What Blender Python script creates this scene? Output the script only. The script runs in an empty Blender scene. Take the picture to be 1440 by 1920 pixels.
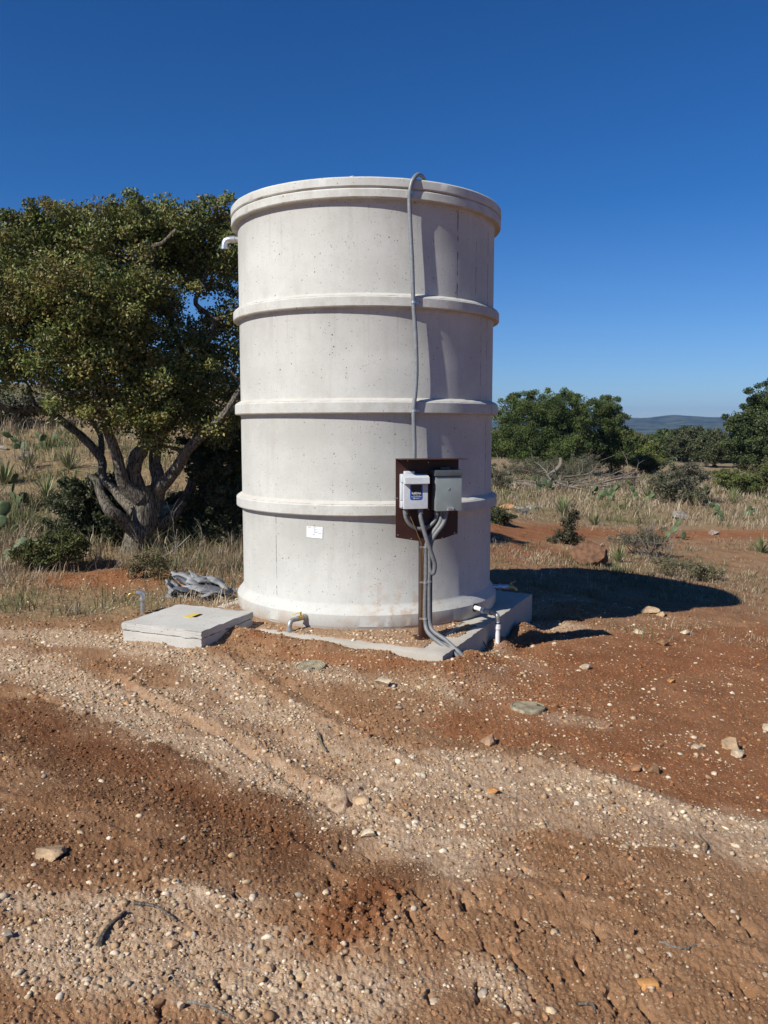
import bpy, bmesh, math, random
import numpy as np
from mathutils import Vector, Matrix

R = math.radians
scene = bpy.context.scene
C = scene.collection

# ------------------------------------------------------------------ camera
F_PX, EYE, PITCH = 1560.0, 1.6, R(5.93)
cam_d = bpy.data.cameras.new('camera')
cam = bpy.data.objects.new('camera', cam_d)
C.objects.link(cam)
cam.location = (0, 0, EYE)
cam.rotation_euler = (R(90) - PITCH, 0, 0)
cam_d.sensor_fit = 'VERTICAL'
cam_d.sensor_height = 36
cam_d.lens = 36 * F_PX / 1920
cam_d.clip_start = 0.05
cam_d.clip_end = 20000
scene.camera = cam

# ------------------------------------------------------------------ world, sun, exposure
SUN_EL, SUN_H = R(39.5), R(47.5)          # sun stands behind the camera, to its left
sdir = Vector((-math.sin(SUN_H) * math.cos(SUN_EL), -math.cos(SUN_H) * math.cos(SUN_EL), math.sin(SUN_EL)))
world = bpy.data.worlds.new('World')
scene.world = world
world.use_nodes = True
wn = world.node_tree
bg = wn.nodes['Background']
sky = wn.nodes.new('ShaderNodeTexSky')
sky.sky_type = 'NISHITA'
sky.sun_disc = False
sky.sun_elevation = SUN_EL
sky.sun_rotation = math.atan2(sdir.x, sdir.y)
sky.altitude = 0
sky.air_density = 1.0
sky.dust_density = 0.0
sky.ozone_density = 3.0
# clear winter air: deeper, purer blue overhead, pale blue at the horizon
geo_w = wn.nodes.new('ShaderNodeTexCoord'); sep_w = wn.nodes.new('ShaderNodeSeparateXYZ'); wn.links.new(geo_w.outputs['Generated'], sep_w.inputs[0])
ramp = wn.nodes.new('ShaderNodeValToRGB'); wn.links.new(sep_w.outputs[2], ramp.inputs[0])
for i, (p_, c_) in enumerate([(0.0, (.58, .76, 1.10)), (.06, (.46, .70, 1.10)), (.25, (.18, .54, 1.0)), (.62, (.095, .42, .85))]):
    e_ = ramp.color_ramp.elements[i] if i < 2 else ramp.color_ramp.elements.new(p_)
    e_.position = p_; e_.color = (*c_, 1)
mul_w = wn.nodes.new('ShaderNodeMix'); mul_w.data_type = 'RGBA'; mul_w.blend_type = 'MULTIPLY'; mul_w.inputs[0].default_value = 1
wn.links.new(sky.outputs[0], mul_w.inputs[6]); wn.links.new(ramp.outputs[0], mul_w.inputs[7])
wn.links.new(mul_w.outputs[2], bg.inputs[0])
bg.inputs[1].default_value = 0.07
sun_d = bpy.data.lights.new('sun', 'SUN')
sun_d.energy = 5.0
sun_d.angle = R(0.53)
sun_d.color = (1.0, 0.962, 0.88)
sun = bpy.data.objects.new('sun', sun_d)
C.objects.link(sun)
sun.rotation_euler = sdir.to_track_quat('Z', 'Y').to_euler()
vs = scene.view_settings
vs.view_transform = 'Standard'
vs.look = 'None'
vs.exposure = 0.36
vs.gamma = 1
scene.cycles.max_bounces = 6
scene.cycles.diffuse_bounces = 3
scene.cycles.glossy_bounces = 2
scene.cycles.transmission_bounces = 2

# ------------------------------------------------------------------ noise
def _hash(ix, iy, seed):
    h = (ix.astype(np.int64) * 374761393 + iy.astype(np.int64) * 668265263 + seed * 974634777) & 0xFFFFFFFF
    h = ((h ^ (h >> 13)) * 1274126177) & 0xFFFFFFFF
    h = ((h ^ (h >> 16)) * 2246822519) & 0xFFFFFFFF
    return (h ^ (h >> 15)) & 0xFFFFFF

def perlin(x, y, seed=0):
    x = np.asarray(x, float); y = np.asarray(y, float)
    ix = np.floor(x); iy = np.floor(y)
    fx = x - ix; fy = y - iy
    u = fx * fx * fx * (fx * (fx * 6 - 15) + 10); v = fy * fy * fy * (fy * (fy * 6 - 15) + 10)
    def g(dx, dy):
        a = _hash(ix + dx, iy + dy, seed) * (2 * math.pi / 0xFFFFFF)
        return np.cos(a) * (fx - dx) + np.sin(a) * (fy - dy)
    a = g(0, 0); b = g(1, 0); c = g(0, 1); d = g(1, 1)
    return ((a + u * (b - a)) + v * ((c + u * (d - c)) - (a + u * (b - a)))) * 1.4

def fbm(x, y, seed=0, oct=4, gain=0.5, lac=2.03):
    s = 0; a = 1.0; n = 0
    for o in range(oct):
        s = s + a * perlin(x, y, seed + o * 17); n += a
        x = x * lac + 13.7; y = y * lac + 7.3; a *= gain
    return s / n

def worley(x, y, seed=0):
    x = np.asarray(x, float); y = np.asarray(y, float)
    ix = np.floor(x); iy = np.floor(y); best = np.full(x.shape, 9.0)
    for dx in (-1, 0, 1):
        for dy in (-1, 0, 1):
            cx = ix + dx; cy = iy + dy
            px = cx + _hash(cx, cy, seed) / 0xFFFFFF; py = cy + _hash(cx, cy, seed + 5) / 0xFFFFFF
            best = np.minimum(best, (px - x) ** 2 + (py - y) ** 2)
    return np.sqrt(best)

def sp(u, w):
    return w * np.logaddexp(0, np.asarray(u, float) / w)

def sig(u):
    return 1 / (1 + np.exp(-np.clip(u, -30, 30)))

def smooth(e0, e1, x):
    t = np.clip((x - e0) / (e1 - e0), 0, 1)
    return t * t * (3 - 2 * t)

# ------------------------------------------------------------------ rays through the lens, to survey where things stand
def ray(px, py):
    x = (px - 720) / F_PX; y = -(py - 960) / F_PX
    return Vector((x, math.cos(PITCH) + y * math.sin(PITCH), -math.sin(PITCH) + y * math.cos(PITCH)))
CAMP = Vector((0, 0, EYE))
def P(px, py, z=0.0):
    d = ray(px, py); return CAMP + d * ((z - EYE) / d.z)
def PD(px, py, Y):
    d = ray(px, py); return CAMP + d * (Y / d.y)
TX, TY = -0.155, 7.566                # tank axis
def CYL(px, py, r):
    d = ray(px, py)
    a = d.x ** 2 + d.y ** 2; b = 2 * (-TX * d.x - TY * d.y); c = TX ** 2 + TY ** 2 - r * r
    disc = max(0.0, b * b - 4 * a * c)
    return CAMP + d * ((-b - math.sqrt(disc)) / (2 * a))

# ------------------------------------------------------------------ terrain
NC = P(830, 1229, 0.0)                # slab corners: nearest, right
SE1 = Vector((1.01, 2.17, 0)).normalized()
SE2 = Vector((-SE1.y, SE1.x, 0))
SLAB = 2.40
BOXC = [P(370, 1187, .12), P(468, 1149, .12), P(345, 1131, .12), P(233, 1165, .12)]
BOXM = (BOXC[0] + BOXC[1] + BOXC[2] + BOXC[3]) / 4

def slab_uv(x, y):
    dx = x - NC.x; dy = y - NC.y
    return dx * SE1.x + dy * SE1.y, dx * SE2.x + dy * SE2.y

def H(x, y):
    x = np.asarray(x, float); y = np.asarray(y, float)
    u = x - 0.3 + 0.12 * (y - 7)
    z = -0.055 - 0.13 * (sp(u, 0.35) - sp(u - 6, 1.0)) - .018 * sp(np.minimum(u, 60) - 6, 1.0)
    r = np.sqrt(x * x + y * y)
    z = z - 26 * smooth(55, 420, r)
    hill = 0.34 * sp(y - 10.3 - 0.18 * (x + 5), 0.8) * sig(-(x + 0.9) / 1.1)
    hill = 3.6 * (1 - np.exp(-hill / 3.6))
    z = z + hill * (1 - smooth(40, 120, r))
    su, sv = slab_uv(x, y)
    # trench along the right side of the slab
    z = z - 0.075 * np.exp(-((sv + 0.22) / 0.22) ** 2) * smooth(0.25, 1.0, su) * (1 - smooth(2.2, 3.0, su))
    z = z + .075 * np.exp(-((su - .02) / .35) ** 2 - ((sv + .05) / .3) ** 2)
    z = z + 0.045 * np.exp(-(((x - BOXM.x) / 0.8) ** 2 + ((y - BOXM.y + .1) / 0.8) ** 2))
    # dirt banked against the slab's front edge
    z = z + (.052 + .04 * smooth(1.1, 1.9, sv)) * np.exp(-((su + .10) / .2) ** 2) * smooth(.0, .4, sv) * (1 - smooth(2.3, 2.9, sv))
    for (px, py, rr, hh) in BUMPS:
        z = z + hh * np.exp(-(((x - px) / rr) ** 2 + ((y - py) / rr) ** 2))
    return z
BUMPS = []
for (px, py, zz, rr, hh) in [(938, 1203, -.15, .11, .09), (985, 1178, -.2, .18, .09), (1060, 1168, -.25, .2, .06),
                             (520, 1208, 0, .14, .05), (600, 1212, 0, .16, .035), (705, 1225, 0, .16, .03), (470, 1200, 0, .12, .04),
                             (400, 1215, 0, .13, .02), (880, 1225, -.08, .14, .05), (1040, 1150, -.3, .25, .05)]:
    p = P(px, py, zz); BUMPS.append((p.x, p.y, rr, hh))

_TS = 1.5 * 1.012 ** np.arange(470)
_GC = {}
def G(px, py):
    """where the ray through a photo pixel meets the terrain"""
    if (px, py) in _GC: return _GC[px, py].copy()
    d = ray(px, py)
    ts = _TS
    for _ in range(3):
        under = np.nonzero(EYE + d.z * ts < H(d.x * ts, d.y * ts))[0]
        i = int(under[0]) if len(under) else len(ts) - 1
        ts = np.linspace(ts[max(i - 1, 0)], ts[i], 40)
    _GC[px, py] = CAMP + d * float(ts[-1])
    return _GC[px, py].copy()

def band(x, y, pix, w):
    """soft distance falloff to a polyline given in photo pixels, on the ground"""
    pts = [G(*p) for p in pix]
    best = np.full(np.shape(x), 1e9)
    for a, b in zip(pts[:-1], pts[1:]):
        ax, ay, bx, by = a.x, a.y, b.x, b.y
        L2 = (bx - ax) ** 2 + (by - ay) ** 2 + 1e-9
        t = np.clip(((x - ax) * (bx - ax) + (y - ay) * (by - ay)) / L2, 0, 1)
        best = np.minimum(best, (x - ax - t * (bx - ax)) ** 2 + (y - ay - t * (by - ay)) ** 2)
    return np.exp(-best / (w * w))
def spot(x, y, px, py, w, wy=None):
    q = G(px, py); wy = wy or w
    return np.exp(-(((x - q.x) / w) ** 2 + ((y - q.y) / wy) ** 2))

TRKY = G(1100, 996).y
def in_poly(x, y, pix):
    pts = [G(*p) for p in pix]; ins = np.zeros(np.shape(x), bool)
    for a, b in zip(pts, pts[1:] + pts[:1]):
        if abs(a.y - b.y) < 1e-9: continue
        c = (a.y > y) != (b.y > y)
        ins ^= c & (x < (b.x - a.x) * (y - a.y) / (b.y - a.y) + a.x)
    return ins.astype(float)
def masks(x, y):
    x = np.asarray(x, float); y = np.asarray(y, float)
    wx = x + 0.16 * fbm(x * 2.1, y * 2.1, 3, 4); wy = y + 0.16 * fbm(x * 2.1, y * 2.1, 9, 4)
    n1 = fbm(x * 3.3, y * 3.3, 21, 5)
    jx = x + .20 * fbm(x * 2.6, y * 2.6, 5, 5, .6) + .05 * perlin(x * 22, y * 22, 6); jy = y + .20 * fbm(x * 2.6, y * 2.6, 15, 5, .6) + .05 * perlin(x * 22, y * 22, 16)
    nearby = np.hypot(x, y) < 14
    def pl(pix):
        o = np.zeros(x.shape)
        if np.any(nearby): o[nearby] = in_poly(jx[nearby], jy[nearby], pix)
        return o
    pale = np.zeros(x.shape)
    def mx(m, s): return np.maximum(pale, s * m)
    pale = mx(band(wx, wy, [(-60, 1215), (150, 1290), (330, 1400), (520, 1480), (700, 1540), (860, 1600)], .25), .85)
    pale = mx(band(wx, wy, [(330, 1200), (420, 1290), (560, 1375), (720, 1430)], .22), .7)
    pale = mx(band(wx, wy, [(640, 1560), (690, 1490), (900, 1450), (1100, 1480), (1300, 1545), (1500, 1590)], .26), .85)
    pale = mx(band(wx, wy, [(60, 1790), (250, 1800), (480, 1800), (640, 1860)], .20), .9)
    pale = mx(band(wx, wy, [(-20, 1690), (150, 1700), (320, 1690), (470, 1700)], .13), .6)
    pale = mx(band(wx, wy, [(700, 1850), (900, 1830), (1000, 1900)], .12), .5)
    pale = mx(band(wx, wy, [(-80, 1190), (120, 1195), (220, 1200), (330, 1230)], .24), .9)
    pale = mx(band(wx, wy, [(440, 1130), (400, 1125)], .18), 1.0)
    pale = mx(band(wx, wy, [(480, 1250), (640, 1270), (760, 1290), (900, 1300)], .3), .45)
    pale = mx(band(wx, wy, [(1045, 1350), (1110, 1352)], .10), .9)
    pale = mx(band(wx, wy, [(985, 1165), (1080, 1170)], .14), .7)
    pale = mx(band(wx, wy, [(980, 1140), (1070, 1120)], .3), .5)
    pale = mx(band(wx, wy, [(930, 1210), (1000, 1250), (900, 1280)], .25), .45)
    pale = smooth(.12, .75, pale + .35 * n1 * smooth(0.02, .4, pale)) * .9
    pale = mx(pl([(100, 1275), (330, 1290), (560, 1325), (760, 1415), (900, 1415), (1085, 1448), (1250, 1520), (1440, 1550), (1560, 1650), (1100, 1565), (900, 1560), (740, 1600), (640, 1560), (520, 1490), (350, 1400)]), .50)
    pale = mx(pl([(150, 1740), (330, 1690), (480, 1720), (620, 1800), (720, 1850), (700, 1900), (420, 1880), (200, 1850), (60, 1800)]), .62)
    pale = np.clip(pale * (1 + .5 * n1) + .10 * n1 + .04, 0, 1)
    red = np.zeros(x.shape)
    for m, s in [(band(wx, wy, [(1000, 1260), (1200, 1240), (1440, 1230)], .5), .8),
                 (band(wx, wy, [(1130, 1400), (1300, 1440), (1500, 1490)], .30), .95),
                 (band(wx, wy, [(860, 1370), (960, 1385)], .12), .9),
                 (spot(wx, wy, 690, 1715, .13, .18), 1.0), (spot(wx, wy, 720, 1690, .12, .1), .8),
                 (band(wx, wy, [(-60, 1320), (150, 1390), (380, 1480), (560, 1560)], .21), .6),
                 (band(wx, wy, [(900, 996), (1100, 996), (1500, 1000)], .8), 1.0),
                 (band(wx, wy, [(920, 1040), (1010, 1030)], .7), .7),
                 (spot(wx, wy, 200, 1085, 1.0, .7), .75), (spot(wx, wy, 1300, 1140, 1.5, 1.0), .35),
                 (band(wx, wy, [(480, 1185), (560, 1225), (700, 1245), (860, 1245)], .14), .5),
                 (band(wx, wy, [(940, 1205), (1010, 1195)], .2), .55)]:
        red = np.maximum(red, m * s)
    red = np.maximum(smooth(.15, .7, red + .3 * n1 * smooth(.02, .4, red)) * .9, .72 * pl([(820, 1262), (960, 1215), (1150, 1190), (1600, 1150), (1600, 1560), (1440, 1542), (1300, 1525), (1180, 1470), (1100, 1440), (1060, 1400), (960, 1392), (830, 1375), (790, 1350), (900, 1330)]))
    red = np.clip(red * (1 + .35 * n1), 0, 1); pale = pale * (1 - .55 * red)
    moist = np.maximum(band(wx, wy, [(-60, 1330), (150, 1400), (380, 1490), (580, 1580)], .24) * 1.0, spot(wx, wy, 690, 1715, .14, .18) * .8)
    moist = np.maximum(moist, .55 * band(wx, wy, [(-50, 1540), (200, 1600), (450, 1590), (700, 1650)], .3))
    moist = smooth(.2, .75, moist + .3 * n1 * smooth(.02, .5, moist)) * .8
    moist = np.maximum(moist, .75 * pl([(-80, 1290), (120, 1335), (300, 1400), (470, 1480), (590, 1545), (560, 1620), (430, 1590), (250, 1530), (100, 1450), (-80, 1390)]))
    moist = np.maximum(moist, .34 * pl([(-80, 1390), (100, 1450), (250, 1530), (430, 1590), (600, 1640), (680, 1690), (500, 1680), (300, 1640), (-80, 1620)]))
    moist = np.clip(moist * (1 + .6 * n1), 0, 1); pale = pale * (1 - .75 * moist)
    # dry grass country: left of and behind the tank, and the field to the right
    left = sig((wy - 7.15 - 0.22 * np.maximum(-x - 2.0, 0) * -1 * .4) / .18) * sig((-1.15 - wx - .25 * np.maximum(8.3 - wy, 0)) / .2)
    right = sig((wy - (TRKY + 1.0)) / .5) * sig((wx + .5) / .4) * .95
    right = np.maximum(right, .5 * sig((wy - 10.6) / .4) * sig((wx - 3.0) / .6) * np.clip(.4 + 1.6 * n1, 0, 1))
    right = np.maximum(right, .6 * spot(wx, wy, 1280, 1070, 1.3, 1.1))
    back = sig((wy - 9.6) / .4) * sig((1.2 - wx) / .4)
    grass = np.maximum(np.maximum(left, right), back)
    grass = grass * (1 - .9 * band(wx, wy, [(900, 996), (1100, 996), (1500, 1000)], 1.1)) * (1 - .95 * np.clip(1.3 * spot(wx, wy, 205, 1088, 1.1, .7), 0, 1))
    grass = np.clip(grass, 0, 1)
    return pale, red, grass, moist

_rg = random.Random(77)
GOUGES = []
for (px, py) in [(892, 1672), (988, 1718), (965, 1722), (920, 1782), (975, 1802), (1030, 1825), (866, 1738), (822, 1750), (870, 1690),
                 (1210, 1792), (1215, 1775), (1275, 1812), (1150, 1862), (1212, 1882), (1372, 1832), (1400, 1822), (896, 1852), (952, 1874),
                 (805, 1868), (936, 1700), (1035, 1718), (850, 1680), (1180, 1640), (985, 1622), (1180, 1400), (660, 1500), (655, 1490),
                 (440, 1672), (448, 1665), (300, 1675), (790, 1690), (770, 1720), (1060, 1670), (1120, 1740), (1400, 1700), (1330, 1690),
                 (410, 1840), (300, 1890), (560, 1830), (640, 1840), (1090, 1800), (1000, 1860), (690, 1600), (620, 1650), (545, 1340), (640, 1580)]:
    q = P(px, py, -.055)
    GOUGES.append((q.x, q.y, _rg.uniform(.006, .011), _rg.uniform(.02, .05), _rg.uniform(-.45, .25), _rg.uniform(.018, .045)))
# cleat prints of a machine's track pressed in the foreground
for i in range(4):
    for j in range(2):
        q = P(905 + i * 95 + j * 60 + _rg.uniform(-12, 12), 1712 + j * 110 + i * 4 + _rg.uniform(-10, 10), -.055)
        GOUGES.append((q.x, q.y, .014, .055, -.2 + _rg.uniform(-.1, .1), _rg.uniform(.002, .009)))

def micro(x, y, pale, red, grass, moist):
    r = np.sqrt(x * x + y * y)
    n = 0.030 * fbm(x * 1.3, y * 1.3, 41, 3) + 0.016 * fbm(x * 6, y * 6, 55, 5, .6)
    lump = np.clip(.55 - worley(x * 9 + .3 * perlin(x * 14, y * 14, 8), y * 9, 61), 0, 1)
    lump2 = np.clip(.5 - worley(x * 24, y * 24, 67), 0, 1)
    lump3 = np.clip(.45 - worley(x * 48, y * 48, 69), 0, 1)
    cl = np.clip(.5 + 1.3 * fbm(x * 2.2, y * 2.2, 71, 3), 0, 1)
    n = n + cl * (.016 * lump * lump + .022 * lump2 ** 1.5) + .020 * lump3 * (.35 + .65 * cl) + .0045 * perlin(x * 95, y * 95, 74) + .004 * fbm(x * 40, y * 40, 73, 3)
    # smooth driven dirt on the right
    flat = np.clip(red * sig((x - .6) / .3), 0, 1) * (y < 8)
    n = n * (1 - .55 * flat)
    # crumbly red heap and the ruts
    crumb = np.exp(-(((x - CR.x) / .18) ** 2 + ((y - CR.y) / .2) ** 2))
    n = n + crumb * (.02 + .05 * lump2 + .03 * lump)
    n = n - .022 * band(x, y, [(-60, 1330), (150, 1400), (380, 1490), (580, 1580)], .2)
    n = n + .014 * band(x, y, [(-60, 1260), (150, 1335), (360, 1440), (640, 1560)], .08)
    n = n - .012 * band(x, y, [(330, 1215), (430, 1310), (560, 1400), (720, 1470)], .09)
    n = n + .018 * band(x, y, [(1000, 1428), (1120, 1455), (1250, 1510), (1440, 1555)], .06)
    brk = .5 + .9 * fbm(x * 6, y * 6, 97, 3)
    for pix, w_, a_ in RUTS: n = n + a_ * brk * band(x + .02 * perlin(x * 12, y * 12, 98), y + .02 * perlin(x * 12, y * 12, 99), pix, w_)
    gro = np.zeros(np.shape(x))
    near = r < 8
    if np.any(near):
        xs = x[near]; ys = y[near]; g = np.zeros(xs.shape)
        for (qx, qy, w, l, a, d) in GOUGES:
            ca, sa = math.cos(a), math.sin(a)
            dx = xs - qx; dy = ys - qy
            u = dx * ca - dy * sa + .006 * np.sin(dy * 60) + .006 * perlin(xs * 70, ys * 70, 88); v = dx * sa + dy * ca
            g -= d * np.exp(-(u / w) ** 2 - (v / l) ** 2) + .2 * d * np.exp(-((u - 2.2 * w) / (1.3 * w)) ** 2 - (v / l) ** 2)
        gro[near] = g
    n = n + gro
    # grass country is rougher at the metre scale
    n = n + grass * .06 * fbm(x * .8, y * .8, 91, 3)
    # keep dirt off the slab and box edges
    su, sv = slab_uv(x, y)
    ins = sig((su + .02) / .03) * sig((SLAB + .02 - su) / .03) * sig((sv + .0) / .03) * sig((SLAB + .02 - sv) / .03)
    return n * (1 - ins) - .12 * ins
CR = P(690, 1718, -.05)
RUTS = [([(180, 1245), (420, 1365), (640, 1485)], .035, .030), ([(200, 1268), (430, 1392), (640, 1515)], .03, -.028), ([(420, 1225), (560, 1325), (780, 1440)], .035, .028),
        ([(440, 1215), (590, 1315), (800, 1425)], .03, -.025), ([(650, 1510), (672, 1480), (705, 1462)], .014, -.035), ([(540, 1560), (640, 1640), (740, 1700)], .02, .03),
        ([(-40, 1480), (150, 1530), (330, 1610)], .03, .022), ([(60, 1640), (260, 1640), (450, 1690)], .03, .02), ([(700, 1690), (900, 1640), (1150, 1700), (1440, 1800)], .04, .02),
        ([(720, 1740), (900, 1700), (1150, 1750), (1400, 1860)], .03, -.018)]

def surface(x, y):
    x = np.asarray(x, float); y = np.asarray(y, float)
    m = masks(x, y)
    z = H(x, y) + micro(x, y, *m)
    su, sv = slab_uv(x, y)
    # dirt and grit lying on the slab itself
    k = .035 * fbm(x * 9, y * 9, 171, 4)
    d = smooth(.06, .11, su + k) * (1 - smooth(1.0, 1.1, su)) * smooth(.12, .2, sv + k) * (1 - smooth(2.3, 2.36, sv))
    d = np.maximum(d, smooth(.0, .05, su + k + .02) * smooth(1.55, 1.7, sv + k * 2) * (1 - smooth(2.4, 2.5, sv)) * (1 - smooth(.6, .7, su)))
    d = np.maximum(d, smooth(.03, .07, sv + k) * (1 - smooth(.16, .2, sv + k)) * smooth(.4, .5, su) * (1 - smooth(.9, 1.2, su)))
    d = d * (np.hypot(x - TX, y - TY) < 1.9)
    zd = .004 + .016 * np.clip(.5 - worley(x * 26, y * 26, 173), 0, 1) + .010 * fbm(x * 14, y * 14, 175, 3)
    z = np.where(d > .001, z + (zd - z) * d, z)
    m = (np.maximum(m[0], .45 * d), np.maximum(m[1], .12 * d), m[2] * (1 - d), m[3])
    return z, m
def gz(p):
    z, _ = surface(np.array([p.x]), np.array([p.y])); return float(z[0])
def GP(px, py):
    q = G(px, py); q.z = gz(q); return q

# ------------------------------------------------------------------ mesh helpers
def mesh_np(name, verts, faces, mat=None, smooth=True, col=None, attr='Col'):
    me = bpy.data.meshes.new(name)
    verts = np.ascontiguousarray(verts, np.float32); faces = np.ascontiguousarray(faces, np.int32)
    n, k = faces.shape
    me.vertices.add(len(verts)); me.vertices.foreach_set('co', verts.ravel())
    me.loops.add(n * k); me.loops.foreach_set('vertex_index', faces.ravel())
    me.polygons.add(n); me.polygons.foreach_set('loop_start', np.arange(0, n * k, k, dtype=np.int32))
    me.polygons.foreach_set('use_smooth', np.full(n, smooth))
    if col is not None:
        a = me.attributes.new(attr, 'FLOAT_COLOR', 'POINT'); a.data.foreach_set('color', np.ascontiguousarray(col, np.float32).ravel())
    if mat: me.materials.append(mat)
    me.update(); me.validate()
    return me

def link(name, me, parent=None, loc=None):
    o = bpy.data.objects.new(name, me); C.objects.link(o)
    if parent: o.parent = parent
    if loc is not None: o.location = loc
    return o

def tag(o, label=None, cat=None, group=None, kind=None):
    if label: o['label'] = label
    if cat: o['category'] = cat
    if group: o['group'] = group
    if kind: o['kind'] = kind
    return o

def empty(name, loc, label, cat, group=None):
    o = bpy.data.objects.new(name, None); C.objects.link(o)
    o.location = loc; o.empty_display_size = .1
    return tag(o, label, cat, group)

class MB:
    def __init__(s): s.v = []; s.f = []; s.c = []
    def add(s, verts, faces, col=None):
        b = len(s.v); s.v += [tuple(q) for q in verts]; s.f += [tuple(i + b for i in f) for f in faces]
        s.c += [col or (1, 1, 1, 1)] * len(verts)
    def bm(s, bm, col=None):
        bm.verts.ensure_lookup_table()
        for i, q in enumerate(bm.verts): q.index = i
        s.add([q.co.copy() for q in bm.verts], [[q.index for q in f.verts] for f in bm.faces], col); bm.free()
    def box(s, c, size, M=None, bev=.003, seg=2):
        bm = bmesh.new(); bmesh.ops.create_cube(bm, size=1)
        for q in bm.verts: q.co = Vector((q.co.x * size[0], q.co.y * size[1], q.co.z * size[2]))
        if bev: bmesh.ops.bevel(bm, geom=bm.edges[:], offset=bev, segments=seg, affect='EDGES', profile=.6)
        M = M or Matrix.Identity(3)
        for q in bm.verts: q.co = M @ q.co + Vector(c)
        s.bm(bm)
    def tube(s, pts, radii, n=10, caps=True, wob=0, seed=0):
        pts = [Vector(p) for p in pts]
        if not hasattr(radii, '__len__'): radii = [radii] * len(pts)
        rg = random.Random(seed)
        t = (pts[1] - pts[0]).normalized()
        up = Vector((0, 0, 1)) if abs(t.z) < .9 else Vector((1, 0, 0))
        a = t.cross(up).normalized()
        vs_, fs = [], []
        for i, p in enumerate(pts):
            if 0 < i < len(pts) - 1: t = ((pts[i + 1] - p).normalized() + (p - pts[i - 1]).normalized())
            elif i: t = p - pts[i - 1]
            t = t.normalized() if t.length > 1e-9 else Vector((0, 0, 1))
            a = (a - t * a.dot(t)).normalized(); b = t.cross(a)
            for k in range(n):
                an = 2 * math.pi * k / n
                rr = radii[i] * (1 + (rg.uniform(-wob, wob) if wob else 0))
                vs_.append(p + (a * math.cos(an) + b * math.sin(an)) * rr)
        for i in range(len(pts) - 1):
            for k in range(n):
                k2 = (k + 1) % n
                fs.append((i * n + k, i * n + k2, (i + 1) * n + k2, (i + 1) * n + k))
        if caps:
            fs.append(tuple(range(n))[::-1]); fs.append(tuple((len(pts) - 1) * n + k for k in range(n)))
        s.add(vs_, fs)
    def prism(s, poly, M, d):
        """poly in local (u,w); M maps (u,v,w) to the world; v runs 0..d"""
        n = len(poly)
        vs_ = [M @ Vector((u, 0, w)) for u, w in poly] + [M @ Vector((u, d, w)) for u, w in poly]
        fs = [tuple(range(n)), tuple(range(2 * n - 1, n - 1, -1))] + [(i, n + i, n + (i + 1) % n, (i + 1) % n) for i in range(n)]
        s.add(vs_, fs)
    def build(s, name, mat, parent=None, origin=(0, 0, 0), smooth=True, angle=35):
        o = Vector(origin)
        me = bpy.data.meshes.new(name)
        me.from_pydata([Vector(q) - o for q in s.v], [], s.f)
        me.materials.append(mat)
        if smooth:
            me.polygons.foreach_set('use_smooth', [True] * len(me.polygons))
            me.set_sharp_from_angle(angle=R(angle))
        me.update()
        ob = link(name, me, parent)
        if parent is None: ob.location = o
        return ob

def bez(pts, n=8):
    """Catmull-Rom through pts"""
    pts = [Vector(p) for p in pts]; out = []
    for i in range(len(pts) - 1):
        p0 = pts[max(i - 1, 0)]; p1 = pts[i]; p2 = pts[i + 1]; p3 = pts[min(i + 2, len(pts) - 1)]
        for k in range(n):
            t = k / n
            out.append(.5 * ((2 * p1) + (p2 - p0) * t + (2 * p0 - 5 * p1 + 4 * p2 - p3) * t * t + (3 * p1 - p0 - 3 * p2 + p3) * t ** 3))
    out.append(pts[-1]); return out
def lerp_list(rs, n):
    out = []
    for i in range(len(rs) - 1):
        for k in range(n): out.append(rs[i] + (rs[i + 1] - rs[i]) * k / n)
    return out + [rs[-1]]

# ------------------------------------------------------------------ materials
def mat(name):
    m = bpy.data.materials.new(name); m.use_nodes = True
    nt = m.node_tree; b = nt.nodes['Principled BSDF']
    return m, nt, b
def nd(nt, t, props=None, **ins):
    n = nt.nodes.new('ShaderNode' + t)
    for k, v in (props or {}).items(): setattr(n, k, v)
    for k, v in ins.items():
        sck = n.inputs[int(k[1:])] if k[0] == '_' and k[1:].isdigit() else n.inputs[k.replace('_', ' ')]
        if isinstance(v, bpy.types.NodeSocket): nt.links.new(v, sck)
        else: sck.default_value = v
    return n
def mixc(nt, fac, a, b, mode='MIX'):
    n = nt.nodes.new('ShaderNodeMix'); n.data_type = 'RGBA'; n.blend_type = mode
    for i, v in ((0, fac), (6, a), (7, b)):
        if isinstance(v, bpy.types.NodeSocket): nt.links.new(v, n.inputs[i])
        else: n.inputs[i].default_value = v if i == 0 else (*v, 1) if len(v) == 3 else v
    return n.outputs[2]
def math_(nt, op, a, b=0.0, c=None):
    n = nt.nodes.new('ShaderNodeMath'); n.operation = op
    for i, v in enumerate((a, b, c)):
        if v is None: continue
        if isinstance(v, bpy.types.NodeSocket): nt.links.new(v, n.inputs[i])
        else: n.inputs[i].default_value = v
    return n.outputs[0]
def rng_(nt, x, a, b, lo=0.0, hi=1.0):
    n = nt.nodes.new('ShaderNodeMapRange'); n.interpolation_type = 'SMOOTHSTEP'
    nt.links.new(x, n.inputs[0])
    for i, v in ((1, a), (2, b), (3, lo), (4, hi)): n.inputs[i].default_value = v
    return n.outputs[0]
def noise(nt, vec, scale, detail=4, rough=.55):
    n = nd(nt, 'TexNoise', None, Scale=scale, Detail=detail, Roughness=rough)
    if vec is not None: nt.links.new(vec, n.inputs['Vector'])
    return n.outputs[0]
def bump(nt, b, h, strength=.5, dist=.01, prev=None):
    n = nd(nt, 'Bump', None, Strength=strength, Distance=dist, Height=h)
    if prev is not None: nt.links.new(prev, n.inputs['Normal'])
    nt.links.new(n.outputs[0], b.inputs['Normal']); return n.outputs[0]

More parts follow.
